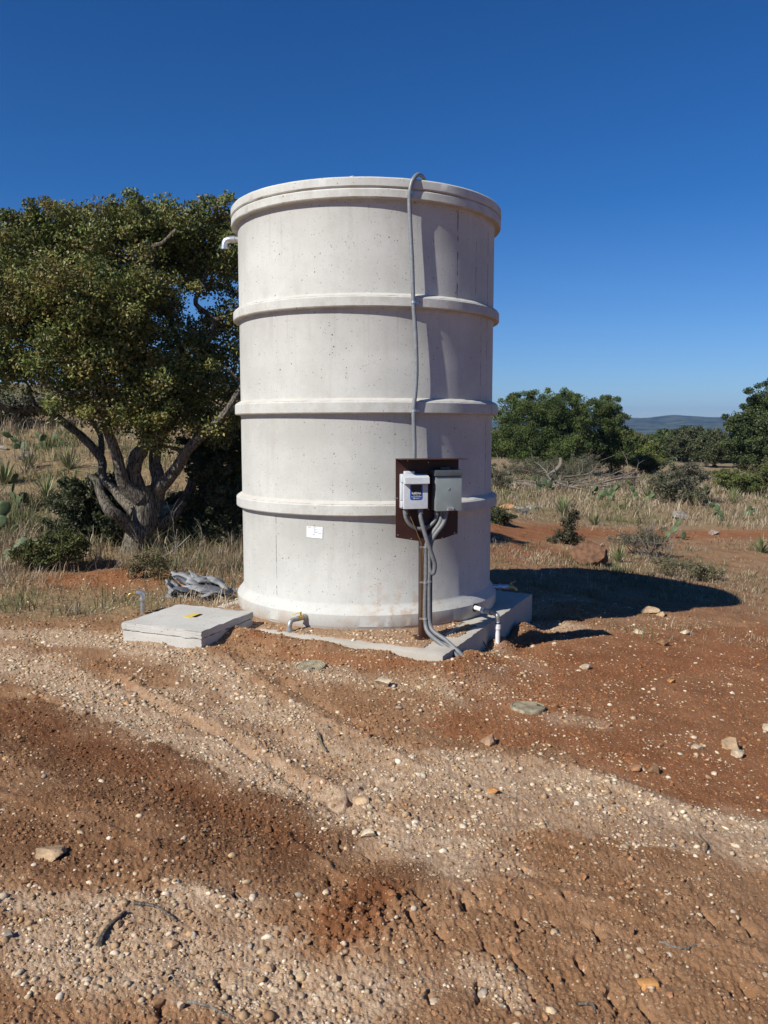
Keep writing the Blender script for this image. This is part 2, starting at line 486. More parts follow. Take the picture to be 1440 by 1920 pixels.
def m_simple(name, col, rough=.6, metal=0.0, var=.15, scale=30, bmp=.15, spec=.4):
    m, nt, b = mat(name)
    co = nd(nt, 'TexCoord').outputs['Object']
    n = noise(nt, co, scale)
    dark = tuple(c * (1 - var) for c in col); lite = tuple(min(1, c * (1 + var)) for c in col)
    nt.links.new(mixc(nt, rng_(nt, n, .3, .7), dark, lite), b.inputs['Base Color'])
    b.inputs['Roughness'].default_value = rough; b.inputs['Metallic'].default_value = metal
    b.inputs['Specular IOR Level'].default_value = spec
    if bmp: bump(nt, b, noise(nt, co, scale * 4), bmp, .002)
    return m

def m_concrete(name, base=(.43, .405, .37), seams=(), splash=False, pit=1.0):
    """precast concrete: bug holes, faint pour bands, stains; seams = list of (angle, z0, z1) round a tank"""
    m, nt, b = mat(name)
    geo = nd(nt, 'NewGeometry')
    co = geo.outputs['Position']
    big = noise(nt, co, 1.6, 5, .6); fine = noise(nt, co, 90, 3, .6); mid = noise(nt, co, 9, 5, .6)
    mp = nd(nt, 'Mapping', None, Vector=co, Scale=(14, 14, 1.2))
    streak = noise(nt, mp.outputs[0], 1.0, 4, .6)
    c = mixc(nt, rng_(nt, big, .32, .68), tuple(x * .88 for x in base), tuple(x * 1.07 for x in base))
    c = mixc(nt, rng_(nt, mid, .45, .75, 0, .35), c, (base[0] * .84, base[1] * .82, base[2] * .78))
    c = mixc(nt, rng_(nt, streak, .52, .78, 0, .42), c, (base[0] * .80, base[1] * .78, base[2] * .74))
    c = mixc(nt, rng_(nt, fine, .35, .7, 0, .16), c, (base[0] * .7, base[1] * .7, base[2] * .7))
    # bug holes: pitted by bump, with the shade inside them painted dark
    hs = []
    for sc_, th, dens in ((46, .17, .70), (21, .105, .78), (90, .20, .76)):
        wv = nd(nt, 'VectorMath', {'operation': 'ADD'}, _0=co)
        nt.links.new(nd(nt, 'VectorMath', {'operation': 'SCALE'}, _0=nd(nt, 'TexNoise', None, Vector=co, Scale=70.0).outputs['Color'], Scale=.006).outputs[0], wv.inputs[1])
        v = nd(nt, 'TexVoronoi', None, Vector=wv.outputs[0], Scale=float(sc_))
        sepc = nd(nt, 'SeparateColor', None, Color=v.outputs['Color'])
        sz = math_(nt, 'MULTIPLY', sepc.outputs[1], th)
        inside = math_(nt, 'LESS_THAN', v.outputs['Distance'], math_(nt, 'ADD', sz, .03))
        dn = math_(nt, 'ADD', rng_(nt, mid, .3, .7, -.10, .10), dens - .0)
        pick = math_(nt, 'GREATER_THAN', sepc.outputs[0], dn)
        hs.append(math_(nt, 'MULTIPLY', inside, pick))
    hole = math_(nt, 'MAXIMUM', math_(nt, 'MAXIMUM', hs[0], hs[1]), hs[2])
    c = mixc(nt, math_(nt, 'MULTIPLY', hole, min(1, .85 * pit)), c, (.085, .075, .065))
    h = math_(nt, 'SUBTRACT', math_(nt, 'ADD', math_(nt, 'MULTIPLY', mid, .25), math_(nt, 'MULTIPLY', fine, .25)), math_(nt, 'MULTIPLY', hole, .9 * pit))
    sx = nd(nt, 'SeparateXYZ', None, Vector=co)
    ang = math_(nt, 'ARCTAN2', math_(nt, 'SUBTRACT', sx.outputs[0], TX), math_(nt, 'SUBTRACT', TY, sx.outputs[1]))
    for (a, z0, z1, wd) in seams:
        wob = math_(nt, 'MULTIPLY', math_(nt, 'SUBTRACT', noise(nt, co, 12, 3), .5), wd * .9)
        d = math_(nt, 'ABSOLUTE', math_(nt, 'SUBTRACT', math_(nt, 'ADD', ang, wob), a))
        ln = rng_(nt, d, wd * .25, wd * .7, 1, 0)
        ln = math_(nt, 'MULTIPLY', ln, math_(nt, 'MULTIPLY', math_(nt, 'GREATER_THAN', sx.outputs[2], z0), math_(nt, 'LESS_THAN', sx.outputs[2], z1)))
        ln = math_(nt, 'MULTIPLY', ln, rng_(nt, noise(nt, co, 16, 3), .35, .6))
        c = mixc(nt, math_(nt, 'MULTIPLY', ln, .85), c, (.11, .10, .09))
        h = math_(nt, 'SUBTRACT', h, math_(nt, 'MULTIPLY', ln, .8))
    if splash:
        # red mud splashed up the foot of the tank near the post
        da = math_(nt, 'ABSOLUTE', math_(nt, 'SUBTRACT', ang, .30))
        zone = math_(nt, 'MULTIPLY', rng_(nt, da, .10, .48, 1, 0), rng_(nt, sx.outputs[2], .12, .52, 1, 0))
        foot = math_(nt, 'MULTIPLY', rng_(nt, sx.outputs[2], .02, .2, .75, 0), rng_(nt, noise(nt, co, 4, 4), .4, .62))
        sp_ = math_(nt, 'MULTIPLY', zone, rng_(nt, noise(nt, co, 11, 6, .7), .46, .60))
        sp_ = math_(nt, 'MAXIMUM', sp_, foot)
        c = mixc(nt, math_(nt, 'MULTIPLY', sp_, .55), c, (.40, .27, .17))
    if splash:
        for zj in (.99, 1.786, 2.577, 3.36):
            above = math_(nt, 'MULTIPLY', math_(nt, 'GREATER_THAN', sx.outputs[2], zj - .10), rng_(nt, sx.outputs[2], zj - .02, zj + .09, 1, 0))
            st = math_(nt, 'MULTIPLY', above, rng_(nt, noise(nt, co, 7, 6, .7), .44, .62))
            c = mixc(nt, math_(nt, 'MULTIPLY', st, .38), c, (.36, .325, .265))
            below = math_(nt, 'MULTIPLY', math_(nt, 'LESS_THAN', sx.outputs[2], zj - .085), rng_(nt, sx.outputs[2], zj - .62, zj - .1, 0, 1))
            mp2 = nd(nt, 'Mapping', None, Vector=co, Scale=(26, 26, .5), Location=(zj * 3, zj, 0))
            dr = math_(nt, 'MULTIPLY', below, rng_(nt, noise(nt, mp2.outputs[0], 1.0, 4, .65), .54, .74))
            c = mixc(nt, math_(nt, 'MULTIPLY', dr, .36), c, (.33, .315, .28))
    nt.links.new(c, b.inputs['Base Color'])
    b.inputs['Roughness'].default_value = .85; b.inputs['Specular IOR Level'].default_value = .25
    bump(nt, b, h, .45, .006)
    return m

def m_attr(name, rough=.7, trans=0.0, gain=1.0, var=.2, spec=.3, scale=8, bmp=0):
    """colour carried per leaf / stone / blade"""
    m, nt, b = mat(name)
    a = nd(nt, 'Attribute', {'attribute_name': 'Col'})
    co = nd(nt, 'TexCoord').outputs['Object']
    n = rng_(nt, noise(nt, co, scale, 3), .3, .7, gain * (1 - var), gain * (1 + var))
    v = nd(nt, 'VectorMath', {'operation': 'SCALE'}, _0=a.outputs['Color'], Scale=n)
    nt.links.new(v.outputs[0], b.inputs['Base Color'])
    b.inputs['Roughness'].default_value = rough; b.inputs['Specular IOR Level'].default_value = spec
    if bmp: bump(nt, b, noise(nt, co, scale * 6, 4), bmp, .004)
    if trans:
        t = nd(nt, 'BsdfTranslucent', None, Color=v.outputs[0])
        mx_ = nd(nt, 'MixShader', None, _0=trans)
        nt.links.new(b.outputs[0], mx_.inputs[1]); nt.links.new(t.outputs[0], mx_.inputs[2])
        nt.links.new(mx_.outputs[0], nt.nodes['Material Output'].inputs[0])
    return m

def m_bark(name, dark, lite, scale=1.0):
    m, nt, b = mat(name)
    co = nd(nt, 'TexCoord').outputs['Object']
    mp = nd(nt, 'Mapping', None, Vector=co, Scale=(40 * scale, 40 * scale, 8 * scale))
    n = noise(nt, mp.outputs[0], 1.6, 5, .65)
    n2 = noise(nt, co, 3.5, 4)
    c = mixc(nt, rng_(nt, n, .38, .62), dark, lite)
    c = mixc(nt, rng_(nt, n2, .52, .7, 0, .45), c, (.27, .22, .11))
    nt.links.new(c, b.inputs['Base Color']); b.inputs['Roughness'].default_value = .9
    b.inputs['Specular IOR Level'].default_value = .15
    bump(nt, b, n, .9, .025)
    return m

def m_ground():
    m, nt, b = mat('soil')
    a = nd(nt, 'Attribute', {'attribute_name': 'Mask'})
    s = nd(nt, 'SeparateColor', None, Color=a.outputs['Color'])
    pale, red, grass, moist = s.outputs[0], s.outputs[1], s.outputs[2], a.outputs['Alpha']
    co = nd(nt, 'NewGeometry').outputs['Position']
    n1 = noise(nt, co, 3.0, 6, .62); n2 = noise(nt, co, 26, 5, .65); n3 = noise(nt, co, 150, 3, .6)
    dirt = mixc(nt, rng_(nt, n1, .3, .7), (.218, .110, .052), (.325, .184, .098))
    redc = mixc(nt, rng_(nt, n1, .3, .7), (.215, .078, .029), (.30, .122, .050))
    palec = mixc(nt, rng_(nt, n2, .3, .7), (.36, .24, .152), (.51, .375, .262))
    straw = mixc(nt, rng_(nt, n2, .3, .7), (.17, .115, .06), (.33, .245, .145))
    straw = mixc(nt, rng_(nt, noise(nt, co, .9, 4), .5, .68, 0, .5), straw, (.13, .13, .055))
    c = mixc(nt, red, dirt, redc)
    c = mixc(nt, rng_(nt, n2, .35, .75, .0, .35), c, (.11, .055, .028))
    c = mixc(nt, math_(nt, 'MULTIPLY', pale, rng_(nt, n2, .25, .6, .55, 1.0)), c, palec)
    c = mixc(nt, math_(nt, 'MULTIPLY', moist, .92), c, (.10, .044, .021))
    c = mixc(nt, grass, c, straw)
    # fine grit: pale and dark grains
    h = math_(nt, 'ADD', math_(nt, 'MULTIPLY', n2, .6), math_(nt, 'MULTIPLY', n3, .35))
    for sc_, thr in ((75., .80), (150., .78)):
        v = nd(nt, 'TexVoronoi', None, Vector=co, Scale=sc_)
        sc2 = nd(nt, 'SeparateColor', None, Color=v.outputs['Color'])
        dens = math_(nt, 'MULTIPLY', math_(nt, 'ADD', math_(nt, 'MULTIPLY', pale, .45), .14), math_(nt, 'SUBTRACT', 1.0, math_(nt, 'MULTIPLY', grass, .7)))
        pick = math_(nt, 'GREATER_THAN', sc2.outputs[0], math_(nt, 'SUBTRACT', 1.0, dens))
        ins = math_(nt, 'LESS_THAN', v.outputs['Distance'], math_(nt, 'ADD', .22, math_(nt, 'MULTIPLY', sc2.outputs[1], .22)))
        g = math_(nt, 'MULTIPLY', pick, ins)
        gc = mixc(nt, sc2.outputs[2], (.60, .49, .35), (.33, .20, .11))
        c = mixc(nt, math_(nt, 'MULTIPLY', g, .8), c, gc)
        h = math_(nt, 'ADD', h, math_(nt, 'MULTIPLY', g, .35))
    nt.links.new(c, b.inputs['Base Color'])
    b.inputs['Roughness'].default_value = .95; b.inputs['Specular IOR Level'].default_value = .1
    h = math_(nt, 'ADD', h, math_(nt, 'MULTIPLY', noise(nt, co, 420, 2, .6), .22))
    bump(nt, b, h, .95, .014)
    return m

M_TANK = m_concrete('tank_concrete', (.505, .503, .470), seams=[(.715, 2.6, 3.28, .012), (1.14, 1.0, 3.2, .010), (1.02, 1.8, 2.49, .006), (-.70, .2, .88, .006), (.93, 2.62, 3.1, .006)], splash=True)
M_CONC = m_concrete('box_concrete', (.475, .46, .425), pit=1.2)
M_SLAB = m_concrete('slab_concrete', (.46, .42, .36), pit=.4)
M_GROUT = m_concrete('grout', (.50, .475, .43), pit=.2)
M_SOIL = m_ground()
M_STONE = m_attr('stone', .85, 0, 1, .25, .2, 60, .4)
M_CLOD = m_attr('clod', .95, 0, 1, .3, .1, 40, .5)
M_ROCK = m_attr('rock', .88, 0, 1, .35, .2, 12, .9)
M_LEAF = m_attr('leaf', .5, .22, 1, .2, .35, 3)
M_NEEDLE = m_attr('juniper_leaf', .65, .15, 1, .25, .25, 1.2)
M_GRASS = m_attr('dry_grass', .7, .25, 1, .25, .2, 1.5)
M_YUCCA = m_attr('yucca_leaf', .5, .1, 1, .15, .35, 3)
M_OAKBARK = m_bark('oak_bark', (.035, .028, .022), (.215, .19, .155))
M_BARK = m_bark('juniper_bark', (.05, .042, .035), (.17, .145, .12))
M_DEAD = m_bark('dead_wood', (.10, .088, .075), (.27, .245, .21))
M_TWIG = m_bark('twig', (.07, .055, .045), (.20, .165, .13))
M_PAD = m_simple('cactus_pad', (.085, .12, .052), .6, 0, .4, 9, .3)
M_GALV = m_simple('galvanized_steel', (.56, .57, .58), .38, .85, .18, 40, .1)
M_PIPE = m_simple('grey_pipe', (.34, .34, .33), .45, .5, .2, 40, .15)
M_BRASS = m_simple('brass', (.50, .36, .13), .4, .8, .25, 60, .15)
M_YELLOW = m_simple('yellow_handle', (.62, .47, .10), .5, 0, .1, 60, .05)
M_PVC = m_simple('white_pvc', (.68, .68, .66), .4, 0, .06, 30, .05)
M_COND = m_simple('grey_conduit', (.155, .16, .165), .5, 0, .12, 40, .08)
M_COND2 = m_simple('riser_conduit', (.20, .215, .225), .45, .2, .12, 40, .08)
M_BROWN = m_simple('brown_painted_steel', (.045, .017, .012), .45, .1, .2, 18, .08)
M_WBOX = m_simple('pale_grey_plastic', (.50, .52, .54), .45, 0, .05, 30, .03)
M_GBOX = m_simple('grey_painted_steel', (.205, .235, .235), .45, .1, .07, 14, .05)
M_DGBOX = m_simple('dark_grey_steel', (.075, .085, .095), .5, .1, .1, 14, .05)
M_BLACK = m_simple('black_plastic', (.012, .013, .016), .35, 0, .1, 30, .0)
M_BLUE = m_simple('blue_label', (.015, .085, .36), .4, 0, .05, 30, 0)
M_WHITE = m_simple('white_paper', (.80, .81, .82), .6, 0, .02, 30, 0)
M_INK = m_simple('grey_ink', (.10, .11, .13), .6, 0, .1, 30, 0)
M_COPPER = m_simple('copper_wire', (.20, .13, .05), .5, .4, .2, 60, 0)
M_LID = m_simple('weathered_green_plastic', (.235, .20, .135), .8, 0, .4, 25, .4)
M_TARP_L = m_simple('light_grey_tarp', (.23, .235, .245), .75, 0, .25, 9, .2)
M_TARP_D = m_simple('dark_grey_tarp', (.075, .078, .088), .5, 0, .2, 6, .1)
M_RUST = m_simple('rusty_steel', (.075, .05, .038), .8, .2, .35, 25, .3)

# ------------------------------------------------------------------ ground: one sheet to the horizon
def make_ground():
    dense = np.linspace(R(-37), R(37), 980)
    side = np.linspace(R(37), R(323), 70)[1:-1]
    th = np.concatenate([dense, side])                       # from straight ahead, clockwise
    al = np.concatenate([np.linspace(R(52), R(9), 560), np.linspace(R(9), R(2.2), 160)[1:]])
    rr = 1.62 / np.tan(al)
    far = [rr[-1]]
    while far[-1] < 4200: far.append(far[-1] * 1.035)
    rr = np.concatenate([[.05, .4, .8], rr, far[1:]])
    T, RR = np.meshgrid(th, rr)
    X = RR * np.sin(T); Y = RR * np.cos(T)
    x = X.ravel(); y = Y.ravel()
    z, (pale, red, grass, moist) = surface(x, y)
    nT, nR = len(th), len(rr)
    i = np.arange(nR - 1)[:, None] * nT; k = np.arange(nT)[None, :]; k2 = (k + 1) % nT
    f = np.stack([i + k, i + k2, i + nT + k2, i + nT + k], -1).reshape(-1, 4)[:, ::-1]
    col = np.stack([pale, red, grass, moist], 1)
    me = mesh_np('ground', np.stack([x, y, z], 1), f, M_SOIL, True, col, 'Mask')
    return tag(link('ground', me), kind='structure')
make_ground()

# the air: pale even haze that turns the far ridge blue
def make_haze():
    mb_v = [(sx * 4300, sy * 4300, z) for z in (-29.0, 90.0) for sx, sy in ((-1, -1), (1, -1), (1, 1), (-1, 1))]
    me = bpy.data.meshes.new('haze'); me.from_pydata(mb_v, [], [(3, 2, 1, 0), (4, 5, 6, 7), (0, 1, 5, 4), (1, 2, 6, 5), (2, 3, 7, 6), (3, 0, 4, 7)])
    m = bpy.data.materials.new('haze'); m.use_nodes = True; nt = m.node_tree
    nt.nodes.remove(nt.nodes['Principled BSDF'])
    v = nt.nodes.new('ShaderNodeVolumePrincipled'); v.inputs['Color'].default_value = (.27, .52, 1.0, 1); v.inputs['Density'].default_value = .00017; v.inputs['Anisotropy'].default_value = .2
    nt.links.new(v.outputs[0], nt.nodes['Material Output'].inputs['Volume'])
    me.materials.append(m)
    o = bpy.data.objects.new('haze', me); C.objects.link(o); o['kind'] = 'stuff'
make_haze()

# distant ridges
def ridge(name, dist, prof, col, depth, seed):
    xs = np.linspace(prof[0][0], prof[-1][0], 400)
    hs = np.interp(xs, [p[0] for p in prof], [p[1] for p in prof])
    rows = 24
    V = []; 
    for j in range(rows):
        t = j / (rows - 1)
        k = dist - depth * (1 - t)
        zc = (798 - hs) / F_PX * dist * .995 + EYE
        z = -27 + (zc + 27) * (t ** 1.3)
        X = (xs - 720) / F_PX * dist
        z = z + t * (1 - t) * 2.2 * dist / 100 * fbm(X / dist * 14, np.full(X.shape, t * 3.0), seed, 4) + fbm(X / dist * 60, np.full(X.shape, t * 8.0), seed + 3, 3) * dist * .0006
        V.append(np.stack([X, np.full(X.shape, k), z], 1))
    V.append(np.stack([V[-1][:, 0], np.full(len(xs), dist + depth), np.full(len(xs), -30.0)], 1)); rows += 1
    n = len(xs)
    i = np.arange(rows - 1)[:, None] * n; k = np.arange(n - 1)[None, :]
    f = np.stack([i + k, i + k + 1, i + n + k + 1, i + n + k], -1).reshape(-1, 4)
    m, nt, b = mat(name + '_scrub')
    co = nd(nt, 'NewGeometry').outputs['Position']
    nn = noise(nt, co, .02, 6, .7)
    nt.links.new(mixc(nt, rng_(nt, nn, .4, .6), col, (col[0] * 3, col[1] * 2.6, col[2] * 2.2)), b.inputs['Base Color']); b.inputs['Roughness'].default_value = 1
    b.inputs['Specular IOR Level'].default_value = 0
    me = mesh_np(name, np.concatenate(V), f, m)
    return tag(link(name, me), kind='structure')
ridge('hills', 2600, [(-1700, 790), (-400, 788), (300, 784), (900, 786), (1100, 783), (1170, 783), (1205, 784), (1238, 780), (1256, 777.5), (1290, 780), (1320, 782), (1375, 782.5), (1500, 783), (2000, 786), (3100, 790)],
      (.030, .040, .028), 900, 5)

# ------------------------------------------------------------------ gravel and clods (stuff)
_ico = bmesh.new(); bmesh.ops.create_icosphere(_ico, subdivisions=1, radius=1)
ICO_V = np.array([v.co[:] for v in _ico.verts]); ICO_F = np.array([[v.index for v in f.verts] for f in _ico.faces]); _ico.free()
_ico = bmesh.new(); bmesh.ops.create_icosphere(_ico, subdivisions=2, radius=1)
ICO2_V = np.array([v.co[:] for v in _ico.verts]); ICO2_F = np.array([[v.index for v in f.verts] for f in _ico.faces]); _ico.free()

def scatter_stones(name, n_try, seed, dens, size_fn, cols, mat_, flat, rough, rmax, sink):
    rs = np.random.RandomState(seed)
    # uniform in area over the part of the ground in view (a wedge somewhat wider than the frame)
    a = rs.uniform(R(-31), R(31), n_try); r = np.sqrt(rs.uniform(1.7 ** 2, rmax ** 2, n_try))
    x = r * np.sin(a); y = r * np.cos(a)
    z, m = surface(x, y)
    su, sv = slab_uv(x, y)
    ok = rs.rand(n_try) < dens(x, y, r, *m)
    ok &= ~((su > -.0) & (su < SLAB) & (sv > 0) & (sv < SLAB) & (z < -.012)) & (np.hypot(x - TX, y - TY) > 1.2)
    ok &= ~((np.abs(x - BOXM.x) + np.abs(y - BOXM.y)) < .42)
    x, y, z, r = x[ok], y[ok], z[ok], r[ok]; mm = [q[ok] for q in m]
    n = len(x)
    s = size_fn(rs, n, r)
    ax = s[:, None] * np.stack([rs.uniform(.75, 1.35, n), rs.uniform(.75, 1.2, n), rs.uniform(flat[0], flat[1], n)], 1)
    yaw = rs.uniform(0, 6.283, n); tl = rs.normal(0, .35, n); 
    V = ICO_V[None] * (1 + rs.uniform(-rough, rough, (n, 12, 1)))
    V = V * ax[:, None, :]
    ct, st = np.cos(tl)[:, None], np.sin(tl)[:, None]
    X_, Y_, Z_ = V[..., 0], V[..., 1] * ct - V[..., 2] * st, V[..., 1] * st + V[..., 2] * ct
    cy, sy = np.cos(yaw)[:, None], np.sin(yaw)[:, None]
    W = np.stack([X_ * cy - Y_ * sy + x[:, None], X_ * sy + Y_ * cy + y[:, None], Z_ + (z + sink * s * flat[1])[:, None]], -1)
    F = (ICO_F[None] + (np.arange(n) * 12)[:, None, None]).reshape(-1, 3)
    c = cols(rs, n, *mm)
    col = np.repeat(np.concatenate([c, np.ones((n, 1))], 1), 12, 0)
    o = link(name, mesh_np(name, W.reshape(-1, 3), F, mat_, name == 'gravel', col))
    return tag(o, kind='stuff')

PALETTE = np.array([(.60, .49, .35), (.68, .58, .45), (.50, .38, .24), (.40, .27, .155), (.36, .31, .25), (.48, .29, .14), (.62, .52, .39), (.28, .17, .095)])
def peb_cols(rs, n, pale, red, grass, moist):
    c = PALETTE[rs.choice(len(PALETTE), n, p=[.2, .12, .2, .16, .06, .07, .13, .06])] * rs.uniform(.7, 1.05, (n, 1))
    dust = rs.uniform(.0, .75, (n, 1)) ** 1.3 * (1 - .5 * pale[:, None])
    return c * (1 - dust) + np.array([(.29, .165, .08)]) * dust
g1 = scatter_stones('gravel', 420000, 11, lambda x, y, r, p, rd, g, m: np.clip((.15 + .95 * p ** 1.1) - .10 * rd - .05 * g + .14 * np.exp(-((slab_uv(x, y)[0] + .7) / .8) ** 2) * (np.abs(x) < 1.9), .010, 1) * (1 - .5 * m) * np.clip(.3 + 1.5 * (fbm(x * 2.5, y * 2.5, 33, 3) + .3), .08, 1.4) * np.clip(.55 + 1.3 * fbm(x * 7, y * 7, 36, 3), .12, 1.25) * np.where(r > 7, .5, .75),
               lambda rs, n, r: np.clip(rs.lognormal(math.log(.0043), .60, n), .0022, .019) * np.where(r > 5, 1.15, 1), peb_cols, M_STONE, (.45, .8), .20, 9.5, -.05)
tag(g1, 'loose cream and tan gravel strewn over the bare dirt', 'gravel')
def clod_cols(rs, n, pale, red, grass, moist):
    d = np.array([.27, .142, .072]); rd = np.array([.24, .10, .04]); pl = np.array([.38, .27, .165])
    c = d + (rd - d) * red[:, None]; c = c + (pl - c) * (pale[:, None] * .7); c = c * (1 - .35 * moist[:, None])
    return c * rs.uniform(.75, 1.15, (n, 1))
g2 = scatter_stones('soil_clods', 330000, 12, lambda x, y, r, p, rd, g, m: np.clip(.16 + .3 * m - .1 * p - .06 * rd + .35 * np.exp(-(((x - CR.x) / .2) ** 2 + ((y - CR.y) / .2) ** 2)) + .30 * np.exp(-((slab_uv(x, y)[1] + .2) / .3) ** 2) * (y < 8.5) + .25 * np.exp(-((slab_uv(x, y)[0] + .25) / .3) ** 2) * (np.abs(x) < 1.6) - .1 * g, 0, 1) * np.clip(.3 + 2 * (fbm(x * 1.8, y * 1.8, 34, 3) + .3), .1, 1.3),
               lambda rs, n, r: np.clip(rs.lognormal(math.log(.0048), .48, n), .0026, .019), clod_cols, M_CLOD, (.6, .95), .32, 10, .0)
tag(g2, 'crumbly brown and red soil clods', 'soil')

# ------------------------------------------------------------------ foliage
def basis(d):
    d = d / (np.linalg.norm(d, axis=1, keepdims=True) + 1e-9)
    up = np.where(np.abs(d[:, 2:3]) < .9, np.array([[0, 0, 1.]]), np.array([[1., 0, 0]]))
    a = np.cross(d, up); a /= np.linalg.norm(a, axis=1, keepdims=True) + 1e-9
    return d, a, np.cross(a, d)
def leaves(cent, L, W, cols, rs, fold=.25, up=.3):
    n = len(cent)
    d = rs.normal(0, 1, (n, 3)); d[:, 2] += up
    d, a, nn = basis(d)
    tw = rs.uniform(0, 6.283, (n, 1)); a2 = a * np.cos(tw) + nn * np.sin(tw); n2 = np.cross(a2, d)
    L = (L * rs.uniform(.7, 1.3, n))[:, None]; W = (W * rs.uniform(.7, 1.3, n))[:, None]
    base = cent - d * L * .5
    v = np.stack([base, cent + a2 * W * .5 + n2 * W * fold, cent + d * L * .5, cent - a2 * W * .5 + n2 * W * fold], 1)
    f = np.arange(n * 4).reshape(n, 4)
    return v.reshape(-1, 3), f, np.repeat(np.concatenate([cols, np.ones((n, 1))], 1), 4, 0)

def pick_cols(rs, n, pal, jit=.25):
    pal = np.array(pal); return pal[rs.randint(0, len(pal), n)] * rs.uniform(1 - jit, 1 + jit, (n, 1))

def clump_leaves(clumps, crad, per, L, W, pal, rs, flat=.75, cj=.25):
    """clumps (k,3): leaves gathered round twig ends"""
    k = len(clumps)
    n = k * per
    cid = np.repeat(np.arange(k), per)
    d = rs.normal(0, 1, (n, 3)); d /= np.linalg.norm(d, axis=1, keepdims=True)
    rad = crad if np.isscalar(crad) else np.asarray(crad)[cid][:, None]
    p = clumps[cid] + d * rad * (rs.rand(n, 1) ** .45) * np.array([1, 1, flat])
    ct = rs.uniform(1 - cj, 1 + cj, (k, 1)); hue = rs.randint(0, len(pal), k)
    pal = np.array(pal)
    c = np.where(rs.rand(n, 1) < .6, pal[hue[cid]], pal[rs.randint(0, len(pal), n)]) * ct[cid] * rs.uniform(.8, 1.2, (n, 1))
    return leaves(p, L, W, c, rs)

def blob_points(blobs, n, rs, shell=.4):
    b = np.array(blobs); vol = b[:, 3] * b[:, 4] * b[:, 5]; vol = vol ** .8
    i = rs.choice(len(b), n, p=vol / vol.sum())
    d = rs.normal(0, 1, (n, 3)); d /= np.linalg.norm(d, axis=1, keepdims=True)
    return b[i, :3] + d * (rs.rand(n, 1) ** shell) * b[i, 3:6]

def branch_to(mb, tgt, skel, rs, r0=.02, n=5, sides=5, sag=.1):
    """thin limb from the nearest point of the skeleton (lower than the target when possible) out to a clump"""
    S = np.array([q[0][:] for q in skel])
    dd = np.linalg.norm(S - tgt, axis=1) + .6 * np.maximum(0, S[:, 2] - tgt[2])
    i = int(np.argmin(dd)); a = Vector(S[i]); b = Vector(tgt); r = min(r0, skel[i][1] * .7)
    L = (b - a).length
    pts = [a]
    for k in range(1, n):
        t = k / n
        pts.append(a.lerp(b, t) + Vector((rs.normal(0, .05), rs.normal(0, .05), rs.normal(0, .05) + sag * math.sin(t * 3.14))) * L)
    pts.append(b)
    mb.tube(pts, [r * (1 - .75 * k / n) for k in range(n + 1)], sides, False)
    for k, p in enumerate(pts[1:], 1): skel.append((p, r * (1 - .75 * k / n)))

def tree(name, label, cat, base, blobs, nc, per, crad, L, W, pal, trunk_r, seed, group=None, matl=None, bark=None, crown='crown', stem='trunk', limbs=None, twigs=1.0, shell=.4, nstem=1, reject=None, sprigs=0):
    rs = np.random.RandomState(seed)
    base = Vector(base)
    root = empty(name, base, label, cat, group)
    mb = MB(); skel = []
    b = np.array(blobs); top = b[:, 2].max(); cx, cy = np.average(b[:, 0]), np.average(b[:, 1])
    if limbs is None:
        for s in range(nstem):
            off = Vector((rs.normal(0, .04), rs.normal(0, .04), 0)) * (3 if nstem > 1 else 0)
            tgt = Vector(blobs[s % len(blobs)][:3]) if nstem > 1 else Vector((cx, cy, top))
            q0 = base + off - Vector((0, 0, .1))
            pts = bez([q0, q0.lerp(tgt, .3) + Vector((rs.normal(0, .06), rs.normal(0, .06), 0)) * (tgt - q0).length, q0.lerp(tgt, .65) + Vector((rs.normal(0, .06), rs.normal(0, .06), 0)) * (tgt - q0).length, tgt], 4)
            rr = [trunk_r * (1 - .8 * i / (len(pts) - 1)) for i in range(len(pts))]
            mb.tube(pts, rr, 8 if trunk_r > .04 else 5, False); skel += list(zip(pts, rr))
    else:
        for pts, rr, n in limbs:
            mb.tube(pts, rr, n, True, .07, int(rs.randint(1e6))); skel += list(zip(pts, rr))
    cl = blob_points(blobs, nc, rs, shell)
    if sprigs:
        bb = np.array(blobs); pk = rs.randint(0, len(bb), sprigs); dd_ = rs.normal(0, 1, (sprigs, 3)); dd_[:, 2] = np.abs(dd_[:, 2]); dd_ /= np.linalg.norm(dd_, axis=1, keepdims=True)
        cl = np.concatenate([cl, bb[pk, :3] + dd_ * bb[pk, 3:6] * rs.uniform(1.12, 1.38, (sprigs, 1))])
    if reject is not None: cl = np.array([c for c in cl[:len(cl) - sprigs] if not reject(c, rs)] + list(cl[len(cl) - sprigs:]))
    order = np.argsort([min(np.linalg.norm(np.array(q[0][:]) - c) for q in skel[:80]) for c in cl])
    for i in order[:int(len(cl) * twigs)]: branch_to(mb, cl[i], skel, rs, trunk_r * .28)
    mb.build(stem, bark or M_BARK, root, base)
    cr = np.full(len(cl), crad)
    if sprigs: cr[-sprigs:] *= .55
    v, f, c = clump_leaves(cl, cr, per, L, W, pal, rs)
    link(crown, mesh_np(crown, v - np.array(base[:]), f, matl or M_LEAF, False, c), root)
    return root

